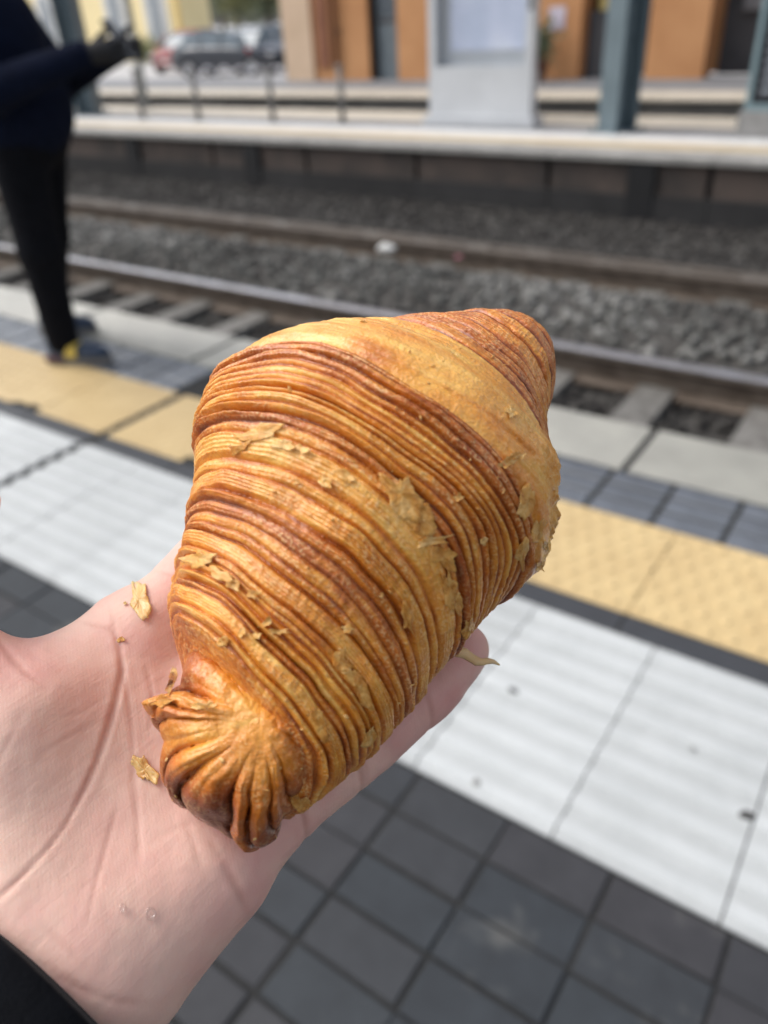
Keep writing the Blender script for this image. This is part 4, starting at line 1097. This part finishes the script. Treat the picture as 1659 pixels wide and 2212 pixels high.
disp += np.where(smooth, .00035*fbm(np.stack([VV*2.5, S*900, VV*0], -1), 3)*sstep(0, .2, phi), 0)
deep = gl.random(NL) < .24
db = np.where(deep[lid], np.exp(-((Tt-bnd[lid])/.0007)**2), 0)+np.where(deep[np.minimum(lid+1, NL-1)], np.exp(-((bnd[lid+1]-Tt)/.0007)**2), 0)
disp -= .0013*db*np.where(smooth, 0, 1)*np.clip(.6+.8*fbm(np.stack([sinv*1.7, cosv*1.7, lid*2.9], -1), 2), 0, 1.3)
# torn, rough area on the far right of the smooth wrap
torn = np.where(smooth, sstep(.45, .85, sinv)*sstep(.12, .35, phi), 0)
tn = fbm(base*150, 4)+.5*vnoise(np.stack([VV*4, S*900, 0*S], -1)); tn = .6*np.floor(tn*3.5)/3.5+.4*tn
disp += torn*.0012*tn
disp += .0011*fbm(np.stack([base[..., 0]*42, base[..., 1]*42, base[..., 2]*42], -1), 2)
disp += .00010*fbm(base*700, 3)
# groove where the last turn meets the twisted tip
disp -= .0080*np.exp(-((Tt-T0)/.0048)**2)
# taper both ends shut
endf = 1-sstep(.90, 1.0, S/LEN)*.35
nrm_ = (sinv[..., None]*W3[:, None, :]+cosv[..., None]*N3[:, None, :])
Pc = base+nrm_*(disp*endf)[..., None]
# browning: per layer, large patches; tone also goes darker down in the folds
lay_b = gl.normal(0, .085, NL)
bake = .50+lay_b[lid]*(1-.6*smooth)+.10*fbm(base*55, 3)
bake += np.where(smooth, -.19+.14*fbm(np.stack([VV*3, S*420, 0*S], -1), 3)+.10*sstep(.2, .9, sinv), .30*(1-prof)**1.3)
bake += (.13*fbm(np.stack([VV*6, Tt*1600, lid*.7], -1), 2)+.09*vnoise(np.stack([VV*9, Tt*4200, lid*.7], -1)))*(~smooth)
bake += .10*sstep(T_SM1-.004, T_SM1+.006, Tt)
bake += .16*np.exp(-((Tt-.0050)/.0030)**2)-.22*np.exp(-((Tt-.0010)/.0010)**2)
bake -= torn*.12
bake += np.where(wide, -.04, 0)
crust = np.clip(np.where(smooth, .35+.5*torn, prof**1.6*(.75+.7*vnoise(np.stack([VV*5, Tt*500, lid*2.2], -1)))), 0, 1)

pas = empty('pastry', to_world(Cc[2]-np.array([0, 0, .02])))
pas_inv = Matrix.Translation(-Vector(pas.location))
Pw = to_world(Pc.reshape(-1, 3)).reshape(NS, NV, 3)-np.array(pas.location)
idx = np.arange(NS*NV).reshape(NS, NV); nxt = np.roll(idx, -1, axis=1)
QA = np.stack([idx[:-1], idx[1:], nxt[1:], nxt[:-1]], -1)
ql = np.minimum(np.minimum(lid[:-1], lid[1:]), np.minimum(np.roll(lid, -1, 1)[:-1], np.roll(lid, -1, 1)[1:]))
seamq = np.zeros_like(ql)
fl_b, fl_c = bake.reshape(-1), crust.reshape(-1); PF = Pw.reshape(-1, 3)
# smooth normals over the whole body so that neighbouring layers shade as one surface
for L_ in range(NL):
    if bnd[L_+1] < T0: continue
    qs = QA[ql == L_]
    if len(qs) < 40:
        if L_+1 < NL and len(qs): ql[ql == L_] = L_+1
        continue
    u_, inv = np.unique(qs, return_inverse=True)
    mm = mesh_np('pastry_layer', PF[u_], inv.reshape(-1, 4), True)
    attr(mm, 'bake', fl_b[u_]); attr(mm, 'crust', fl_c[u_])
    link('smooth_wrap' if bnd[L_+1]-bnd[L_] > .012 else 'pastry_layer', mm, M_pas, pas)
# rounded cap at the wide end, plug at the narrow end
def cap_ring(row, tip, name):
    rg = PF[idx[row]]; c_ = rg.mean(0); k = 8; v = [rg]
    for i in range(1, k):
        t_ = i/k; v.append(c_+(rg-c_)*math.cos(t_*math.pi/2)+tip*math.sin(t_*math.pi/2))
    v = np.concatenate(v+[(c_+tip)[None]]); n = NV
    ii = np.arange(k*n).reshape(k, n); jn = np.roll(ii, -1, 1)
    f4 = np.stack([ii[:-1], ii[1:], jn[1:], jn[:-1]], -1).reshape(-1, 4)
    f3 = np.stack([ii[-1], np.full(n, k*n), jn[-1]], -1)
    mm = mesh_np(name, v, [f4, f3], True); attr(mm, 'bake', .52+.1*fbm(v*200, 2)); attr(mm, 'crust', np.full(len(v), .3)); return link(name, mm, M_pas, pas)
cap_ring(NS-1, RW @ (T3[-1]*.004), 'end_cap')

# twisted tip: a pinched, pleated knob, pleats fanning from the last turn
PO = np.array([562., 1552.])
OUT = [(-180, 352), (-172, 262), (-160, 258), (-140, 240), (-125, 250), (-112, 252), (-100, 268), (-90, 290), (-82, 302), (-74, 285), (-64, 255), (-50, 200), (-30, 140), (0, 75), (35, 60), (70, 66), (100, 80), (130, 105), (150, 150), (165, 215), (176, 290), (180, 300)]
# azimuth measured with image x right, y up; distance from the pinch point to the outline
oa = np.radians([o[0] for o in OUT]); ob = np.array([o[1] for o in OUT], float)
OL = [(305, 1516), (322, 1546), (352, 1602), (345, 1650), (348, 1690), (372, 1730), (402, 1757), (440, 1778), (470, 1792), (500, 1822), (528, 1842), (560, 1840), (598, 1812), (612, 1768), (640, 1722), (640, 1650), (625, 1560), (610, 1505), (560, 1470), (500, 1448), (440, 1452), (385, 1478), (345, 1498)]
OL = [p for p in OL if not (p[0] > 615 and p[1] < 1740)]+[(665, 1700), (690, 1620), (690, 1530), (640, 1440), (560, 1395), (480, 1385), (415, 1405)]; OL = [p for p in OL if p not in ((610, 1505), (560, 1470), (500, 1448), (440, 1452))]
OL = np.array(OL, float)-PO; oa = np.arctan2(-OL[:, 1], OL[:, 0]); ob = np.hypot(OL[:, 0], OL[:, 1]); o_ = np.argsort(oa); oa, ob = oa[o_], ob[o_]
oa = np.concatenate([oa-2*math.pi, oa, oa+2*math.pi]); ob = np.concatenate([ob, ob, ob])
NA, NB = 420, 150
th = np.linspace(-math.pi, math.pi, NA, endpoint=False); al = np.linspace(.02, math.pi*.80, NB)
TH, AL = np.meshgrid(th, al, indexing='ij')
Bd = np.interp(TH, oa, ob)
# pleat pattern over the fan that is seen (azimuth about -180 .. -60 degrees)
pl_edges = np.radians([-196, -180, -169, -147, -131, -104, -93, -79, -64, -30, 20, 75, 130])
TW = TH+.12*np.sin(AL*2.0)+.085*fbm(np.stack([TH*1.6, AL*1.8, 0*TH], -1), 3)
pe = np.sort(pl_edges); pe = np.concatenate([pe, [pe[0]+2*math.pi]])
tw = (TW-pe[0]) % (2*math.pi)+pe[0]; pid = np.clip(np.searchsorted(pe, tw)-1, 0, len(pe)-2)
pw = pe[pid+1]-pe[pid]; pph = (tw-pe[pid])/pw
pleat = np.clip(np.sin(math.pi*pph**.85), 0, 1)**.48
pamp = (.65+.75*gl.random(len(pe)))[pid]
grow = pamp*sstep(.25, 1.0, AL)*(1-.5*sstep(1.9, 2.5, AL))
rk = np.sin(AL); rk = np.where(AL > math.pi/2, 1-.55*(1-np.sin(AL)), rk)
kd = .1630                                                          # depth of the pinch point
hz = .0190
dz = hz*np.cos(AL)
rad_px = Bd*rk*(1-.075*grow*(1-pleat))
KX = PO[0]+np.cos(TH)*rad_px; KY = PO[1]-np.sin(TH)*rad_px
sub = np.abs(np.sin(math.pi*(pph*3+.3*fbm(np.stack([AL*3, pid*2., 0*AL], -1), 2))))
drop = .020                                                    # knob centre lies behind its top
Kd = kd+drop-(dz+.0040*grow*(pleat-.6)+.0005*grow*sub)-.004*np.clip(-np.cos(TH), 0, 1)*np.sin(AL)
# the top of the dome leans towards the tip: nearer to the camera below the pinch
Kd += .010*np.sin(TH)*np.sin(np.clip(AL, 0, math.pi/2))*np.clip(1-AL/2.2, 0, 1)
Kc = np.stack([(KX-CX)/FPX*Kd, -(KY-CY)/FPX*Kd, -Kd], -1)
Kc = Kc+.0006*fbm(Kc*160, 3)[..., None]*np.array([.4, .4, 1])+.00012*fbm(Kc*800, 2)[..., None]
Kw = to_world(Kc.reshape(-1, 3))-np.array(pas.location)
ki = np.arange(NA*NB).reshape(NA, NB); kn = np.roll(ki, -1, 0)
kq = np.stack([ki[:, :-1], ki[:, 1:], kn[:, 1:], kn[:, :-1]], -1)
pole = len(Kw); Kw = np.concatenate([Kw, to_world(np.array([cam_pt(PO[0], PO[1], kd+drop-hz)]))-np.array(pas.location), Kw.reshape(NA, NB, 3)[:, -1].mean(0)[None]])
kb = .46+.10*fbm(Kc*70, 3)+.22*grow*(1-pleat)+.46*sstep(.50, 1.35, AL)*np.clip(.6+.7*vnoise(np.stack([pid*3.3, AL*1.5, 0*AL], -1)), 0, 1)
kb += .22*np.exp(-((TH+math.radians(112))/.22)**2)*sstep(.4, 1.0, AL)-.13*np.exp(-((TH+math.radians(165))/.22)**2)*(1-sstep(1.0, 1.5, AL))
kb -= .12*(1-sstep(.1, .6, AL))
kcr = np.clip(pleat*.8*(.5+.8*vnoise(Kc*300)), 0, 1)
kb = np.concatenate([kb.reshape(-1), [.35, .4]]); kcr = np.concatenate([kcr.reshape(-1), [.2, .2]])
tipo = None
pq = pid[:, :-1]
knob = link('twisted_tip', None, None, pas) if False else empty('twisted_tip'); knob.parent = pas
for k in range(len(pe)-1):
    qs = kq[pq == k].reshape(-1, 4)
    if len(qs) < 10: continue
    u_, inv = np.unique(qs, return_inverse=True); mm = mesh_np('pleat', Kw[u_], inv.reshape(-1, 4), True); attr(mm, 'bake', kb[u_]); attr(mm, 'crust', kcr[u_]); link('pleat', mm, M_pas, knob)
tv = np.concatenate([[pole], ki[:, 0]]); mm = mesh_np('pinch', Kw[tv], np.stack([np.zeros(NA, int), 1+np.arange(NA), 1+(np.arange(NA)+1) % NA], -1), True)
attr(mm, 'bake', kb[tv]); attr(mm, 'crust', kcr[tv]); link('pinch', mm, M_pas, knob)
tv = np.concatenate([[pole+1], ki[:, -1]]); mm = mesh_np('tip_underside', Kw[tv], np.stack([np.zeros(NA, int), 1+(np.arange(NA)+1) % NA, 1+np.arange(NA)], -1), True)
attr(mm, 'bake', kb[tv]); attr(mm, 'crust', kcr[tv]); link('tip_underside', mm, M_pas, knob)

# ------------------------------------------------------------------ loose flakes
surf = np.concatenate([PF, Kw[:-2]])+np.array(pas.location)
spx = to_px(surf); sdep = -((surf-CAMP) @ RW)[:, 2]
# only the side that faces up/forward can carry a flake: nearest surface per cell
cell = {}
ci = np.floor(spx/4).astype(int)
order = np.argsort(-sdep)
for i in order: cell[(ci[i, 0], ci[i, 1])] = i
topi = np.array(list(cell.values())); kdt = KDTree(len(topi))
for n_, i in enumerate(topi): kdt.insert(Vector((spx[i, 0], spx[i, 1], 0)), n_)
kdt.balance()
def surf_at(px, py):
    r = kdt.find_n(Vector((px, py, 0)), 28); z_ = np.sort([sdep[topi[i]] for _, i, _ in r]); return z_[:20].mean()-.0002
M_flake = None
def flake_mat():
    m, nt, b = new_mat('thin_pale_flake'); n = noise_node(nt, 260, 4, .6); a = N(nt, 'ShaderNodeAttribute'); a.attribute_name = 'bake'
    f_ = math_n(nt, 'ADD', a.outputs['Fac'], math_n(nt, 'MULTIPLY', math_n(nt, 'SUBTRACT', n.outputs['Fac'], .5), .5))
    r = ramp(nt, f_, [(0, (.86, .64, .34)), (.3, (.80, .50, .18)), (.6, (.66, .33, .08)), (1, (.42, .15, .03))]); nt.links.new(r.outputs[0], b.inputs['Base Color'])
    b.inputs['Roughness'].default_value = .28; b.inputs['Subsurface Weight'].default_value = .25; b.inputs['Subsurface Radius'].default_value = (1, .5, .2); b.inputs['Subsurface Scale'].default_value = .001
    n2 = noise_node(nt, 700, 4); bump(nt, b, n2.outputs['Fac'], .4, .0005); b.inputs['Alpha'].default_value = .85; return m
M_flake = flake_mat(); M_flk2 = pastry_mat('peeling_crust_flake', True)
def flake(name, px, py, wpx, hpx, ang, lift, curl, bk, parent, depth_fn, seed, jag=.35, thick=.00022, origin=None):
    """thin irregular sheet draped just above whatever depth_fn gives; sizes in survey units"""
    g = np.random.default_rng(seed); K, Rn = 52, 6
    ang = math.radians(ang); ph = g.random(8)*6.28
    tt = np.linspace(0, 2*math.pi, K, endpoint=False)
    nc_ = 11; cn = (np.arange(nc_)+.75*g.random(nc_))*2*math.pi/nc_; cr2 = .42+.85*g.random(nc_)
    cxy = np.stack([cr2*np.cos(cn), cr2*np.sin(cn)], -1); out = np.zeros(K)
    for q_ in range(K):                                   # straight torn edges between ragged corners
        u2 = np.array([math.cos(tt[q_]), math.sin(tt[q_])]); best = .3
        for z_ in range(nc_):
            a2, b2 = cxy[z_], cxy[(z_+1) % nc_]; e_ = b2-a2; den = u2[0]*e_[1]-u2[1]*e_[0]
            if abs(den) > 1e-9:
                r2 = (a2[0]*e_[1]-a2[1]*e_[0])/den; w2 = (a2[0]*u2[1]-a2[1]*u2[0])/den
                if r2 > 0 and -1e-6 <= w2 <= 1+1e-6: best = r2
        out[q_] = best
    out = out+.10*jag*(.45*np.sin(2*tt+ph[0])+.35*np.sin(3*tt+ph[1])+.3*np.sin(5*tt+ph[2])+.2*np.sin(9*tt+ph[3]))*.6+jag*.12*g.normal(size=K)
    v = []; bb = []
    for r_ in np.linspace(0, 1, Rn):
        for k in range(K):
            x, y = r_*out[k]*wpx/2*math.cos(tt[k]), r_*out[k]*hpx/2*math.sin(tt[k])
            X = px+x*math.cos(ang)-y*math.sin(ang); Y = py-(x*math.sin(ang)+y*math.cos(ang))
            d_ = depth_fn(X, Y)-lift-curl*(x/(wpx/2))*abs(x/(wpx/2))-.5*abs(curl)*(y/(hpx/2))**2*(1 if g.random() < .9 else .4)
            d_ -= .00028*math.sin(x*.16+ph[4])*math.cos(y*.19+ph[6])*r_; v.append(cam_pt(X, Y, d_)); bb.append(bk+.06+.10*g.normal()+.14*math.sin(3*r_+tt[k]*2+ph[5]))
    v = np.array(v); nrm = np.array([0, 0, 1.])
    v2 = np.concatenate([v, v-nrm*thick])
    n = K*Rn; ii = np.arange(n).reshape(Rn, K); jn = np.roll(ii, -1, 1)
    ft = np.stack([ii[:-1], ii[1:], jn[1:], jn[:-1]], -1).reshape(-1, 4); fb_ = ft[:, ::-1]+n
    fr = np.stack([ii[-1], ii[-1]+n, jn[-1]+n, jn[-1]], -1)
    og = np.array(parent.location) if parent is not None else to_world(cam_pt(px, py, depth_fn(px, py)))
    mm = mesh_np(name, to_world(v2)-og, np.concatenate([ft[:, ::-1], fb_[:, ::-1], fr[:, ::-1]]), True); attr(mm, 'bake', np.array(bb+bb)); attr(mm, 'crust', np.full(2*n, .28))
    o = link(name, mm, M_flake if parent is None else M_flk2, parent, None if parent is not None else og)
    return o
FL = [  # px, py, w, h, angle, lift, curl, bake
    (565, 935, 110, 34, 8, .0004, .0010, .22), (610, 958, 60, 26, -10, .0006, .0018, .12), (648, 968, 44, 24, -25, .0008, .0016, .10), (520, 968, 70, 30, 30, .0004, .0006, .32),
    (868, 1070, 130, 84, -48, .0006, .0010, .26), (905, 1120, 90, 70, -60, .0005, .0006, .34), (930, 1168, 110, 26, 12, .0009, .0022, .10), (960, 1205, 70, 50, -50, .0004, .0006, .38),
    (972, 1270, 38, 92, 8, .0006, .0008, .30), (985, 1300, 30, 60, 4, .0006, .0008, .28), (700, 1040, 40, 22, -30, .0007, .0014, .12), (745, 1030, 56, 30, -40, .0006, .0010, .2),
    (425, 1208, 90, 46, 12, .0007, .0014, .14), (470, 1240, 60, 28, -22, .0009, .0020, .10), (500, 1262, 46, 30, -40, .0007, .0012, .18), (545, 1285, 40, 24, 20, .0007, .0016, .12),
    (575, 1345, 44, 16, 40, .0009, .0020, .08), (600, 1365, 60, 14, 2, .0008, .0010, .12), (520, 1368, 22, 22, 0, .0007, .0008, .15), (478, 1385, 26, 26, 20, .0007, .0010, .15), (555, 1372, 20, 20, 0, .0006, .0008, .12),
    (745, 1450, 26, 12, -8, .0008, .0008, .08), (752, 1358, 30, 24, 15, .0006, .0006, .2), (770, 1480, 46, 120, 24, .0005, .0006, .34), (735, 1430, 50, 70, 20, .0005, .0005, .36),
    (372, 1462, 20, 84, -18, .0016, .0010, .12), (428, 1525, 44, 14, 6, .0006, .0008, .10), (455, 1522, 28, 18, 0, .0006, .0006, .10),
    (1098, 1000, 60, 22, 28, .0010, .0026, .14), (1105, 890, 36, 22, -30, .0007, .0014, .12), (1120, 985, 40, 24, 10, .0008, .0018, .14), (1140, 1080, 40, 90, -20, .0006, .0010, .24), (1165, 1150, 34, 70, -14, .0008, .0016, .2),
    (1128, 1195, 30, 70, -6, .0006, .0008, .24), (800, 1590, 30, 60, -24, .0006, .0012, .22), (690, 1560, 30, 90, 24, .0004, .0004, .4),
    (990, 1075, 26, 18, 20, .0007, .0012, .1), (880, 1340, 24, 80, 12, .0004, .0006, .36), (1012, 1355, 30, 46, -10, .0006, .0010, .25), (1168, 1225, 20, 26, 0, .0008, .0014, .06), (1180, 1180, 18, 22, 0, .0010, .0016, .05),
    (345, 1515, 70, 26, 8, .0012, .0022, .42), (650, 1735, 40, 34, -30, .0010, .0014, .3), (640, 1040, 20, 14, 0, .0006, .0006, .15), (1045, 1168, 18, 22, 0, .0008, .0004, .0),
]
for i, fl in enumerate(FL):
    fl = list(fl); fl[5] = .0001; fl[6] *= .35 if fl[2]*fl[3] > 1400 else .7
    flake('flake', *fl, pas, surf_at, 100+i)
# splinter sticking out by the little finger
a, b = cam_pt(980, 1408, .2065), cam_pt(1079, 1438, .206)
mm = MB().tube([a+(b-a)*t_+np.array([0, .0006*math.sin(9*t_), .0004*math.sin(14*t_)]) for t_ in np.linspace(0, 1, 9)], [.0013, .0016, .0015, .0013, .0013, .0010, .0009, .0006, .0002], 7)
mm.v = [tuple(to_world(np.array(p))-np.array(pas.location)) for p in mm.v]; me_ = mm.mesh('splinter', True); attr(me_, 'bake', np.full(len(me_.vertices), .1)); attr(me_, 'crust', np.full(len(me_.vertices), .8)); link('splinter', me_, M_flake, pas)
# fine crumbs dusted over the crust
gc = np.random.default_rng(5); nc = 110
ci_ = gc.choice(len(topi), nc, replace=False); cp = surf[topi[ci_]]; rr_ = .00018+.00055*gc.random(nc)**2.5
Vc = ICO_V[None]*rr_[:, None, None]*(.5+.9*gc.random((nc, 12, 1)))*np.array([1.5, .9, .35])
Vc = np.einsum('nij,nkj->nki', np.linalg.qr(gc.normal(size=(nc, 3, 3)))[0], Vc)+(cp+(CAMP-cp)/np.linalg.norm(CAMP-cp, axis=1)[:, None]*.0002)[:, None, :]
mm = mesh_np('crumbs', Vc.reshape(-1, 3)-np.array(pas.location), (ICO_F[None]+12*np.arange(nc)[:, None, None]).reshape(-1, 3)); attr(mm, 'bake', np.repeat(.02+.25*gc.random(nc), 12)); attr(mm, 'crust', np.full(nc*12, .8))
o = link('crumbs', mm, M_flk2, pas); o['kind'] = 'stuff'
tag(pas, 'golden brown ridged flaky cone-shaped pastry resting on the open hand', 'pastry')

# flakes and crumbs lying on the palm
hv = hand_to_world(V2); hpx_ = to_px(hv); hdp = -((hv-CAMP) @ RW)[:, 2]; hm = front
kh = KDTree(int(hm.sum())); hidx = np.nonzero(hm)[0]
for n_, i in enumerate(hidx): kh.insert(Vector((hpx_[i, 0], hpx_[i, 1], 0)), n_)
kh.balance()
def hand_at(px, py):
    r = kh.find_n(Vector((px, py, 0)), 4); return min(hdp[hidx[i]] for _, i, _ in r)
for i, (fl, lab) in enumerate([((299, 1296, 52, 78, 8, .0003, .0010, .26), 'pale amber pastry flake on the palm below the index finger'), ((312, 1662, 50, 96, 28, .0004, .0012, .36), 'brown curved pastry flake beside the twisted tip on the palm'), ((260, 1382, 17, 16, 0, .0004, .0004, .55), 'tiny brown crumb near the thumb crease of the palm'), ((270, 1303, 12, 10, 0, .0003, .0003, .05), 'tiny white crumb at the edge of the pale amber flake')]):
    o = flake('pastry_flake', *fl, None, hand_at, 300+i, jag=.30, thick=.0003); tag(o, lab, 'pastry flake', 'crumbs on the palm')

# two small wet marks on the heel of the hand
def wet_mat():
    m, nt, b = new_mat('clear_moisture'); nt.nodes.remove(b); out = nt.nodes['Material Output']
    tr = N(nt, 'ShaderNodeBsdfTransparent'); gl_ = N(nt, 'ShaderNodeBsdfGlossy'); gl_.inputs['Roughness'].default_value = .08; lw = N(nt, 'ShaderNodeLayerWeight'); lw.inputs[0].default_value = .35
    mx = N(nt, 'ShaderNodeMixShader'); nt.links.new(lw.outputs['Facing'], mx.inputs[0]); nt.links.new(tr.outputs[0], mx.inputs[1]); nt.links.new(gl_.outputs[0], mx.inputs[2]); nt.links.new(mx.outputs[0], out.inputs[0]); return m
M_wet = wet_mat()
for i, (px_, py_, w_, h_, lab) in enumerate([(264, 1962, 13, 24, 'small shiny wet mark on the heel of the palm'), (325, 1974, 24, 30, 'faint ring-shaped wet mark beside the smaller one on the palm')]):
    K = 22; v = []; og = at(px_, py_, hand_at(px_, py_))
    for r_, hh in ((0, .0001), (.45, .00012), (.7, .0003), (.85, .00042), (1.0, -.0001)):
        for k in range(K):
            a_ = 2*math.pi*k/K; X, Y = px_+r_*w_/2*math.cos(a_)*(1+.1*math.sin(3*a_+i)), py_+r_*h_/2*math.sin(a_)
            v.append(at(X, Y, hand_at(X, Y)-hh*2.2)-og)
    ii = np.arange(5*K).reshape(5, K); jn = np.roll(ii, -1, 1)
    me_ = mesh_np('wet_mark', np.array(v), np.stack([ii[:-1], jn[:-1], jn[1:], ii[1:]], -1).reshape(-1, 4), True)
    tag(link('wet_mark', me_, M_wet, None, og), lab, 'wet mark')
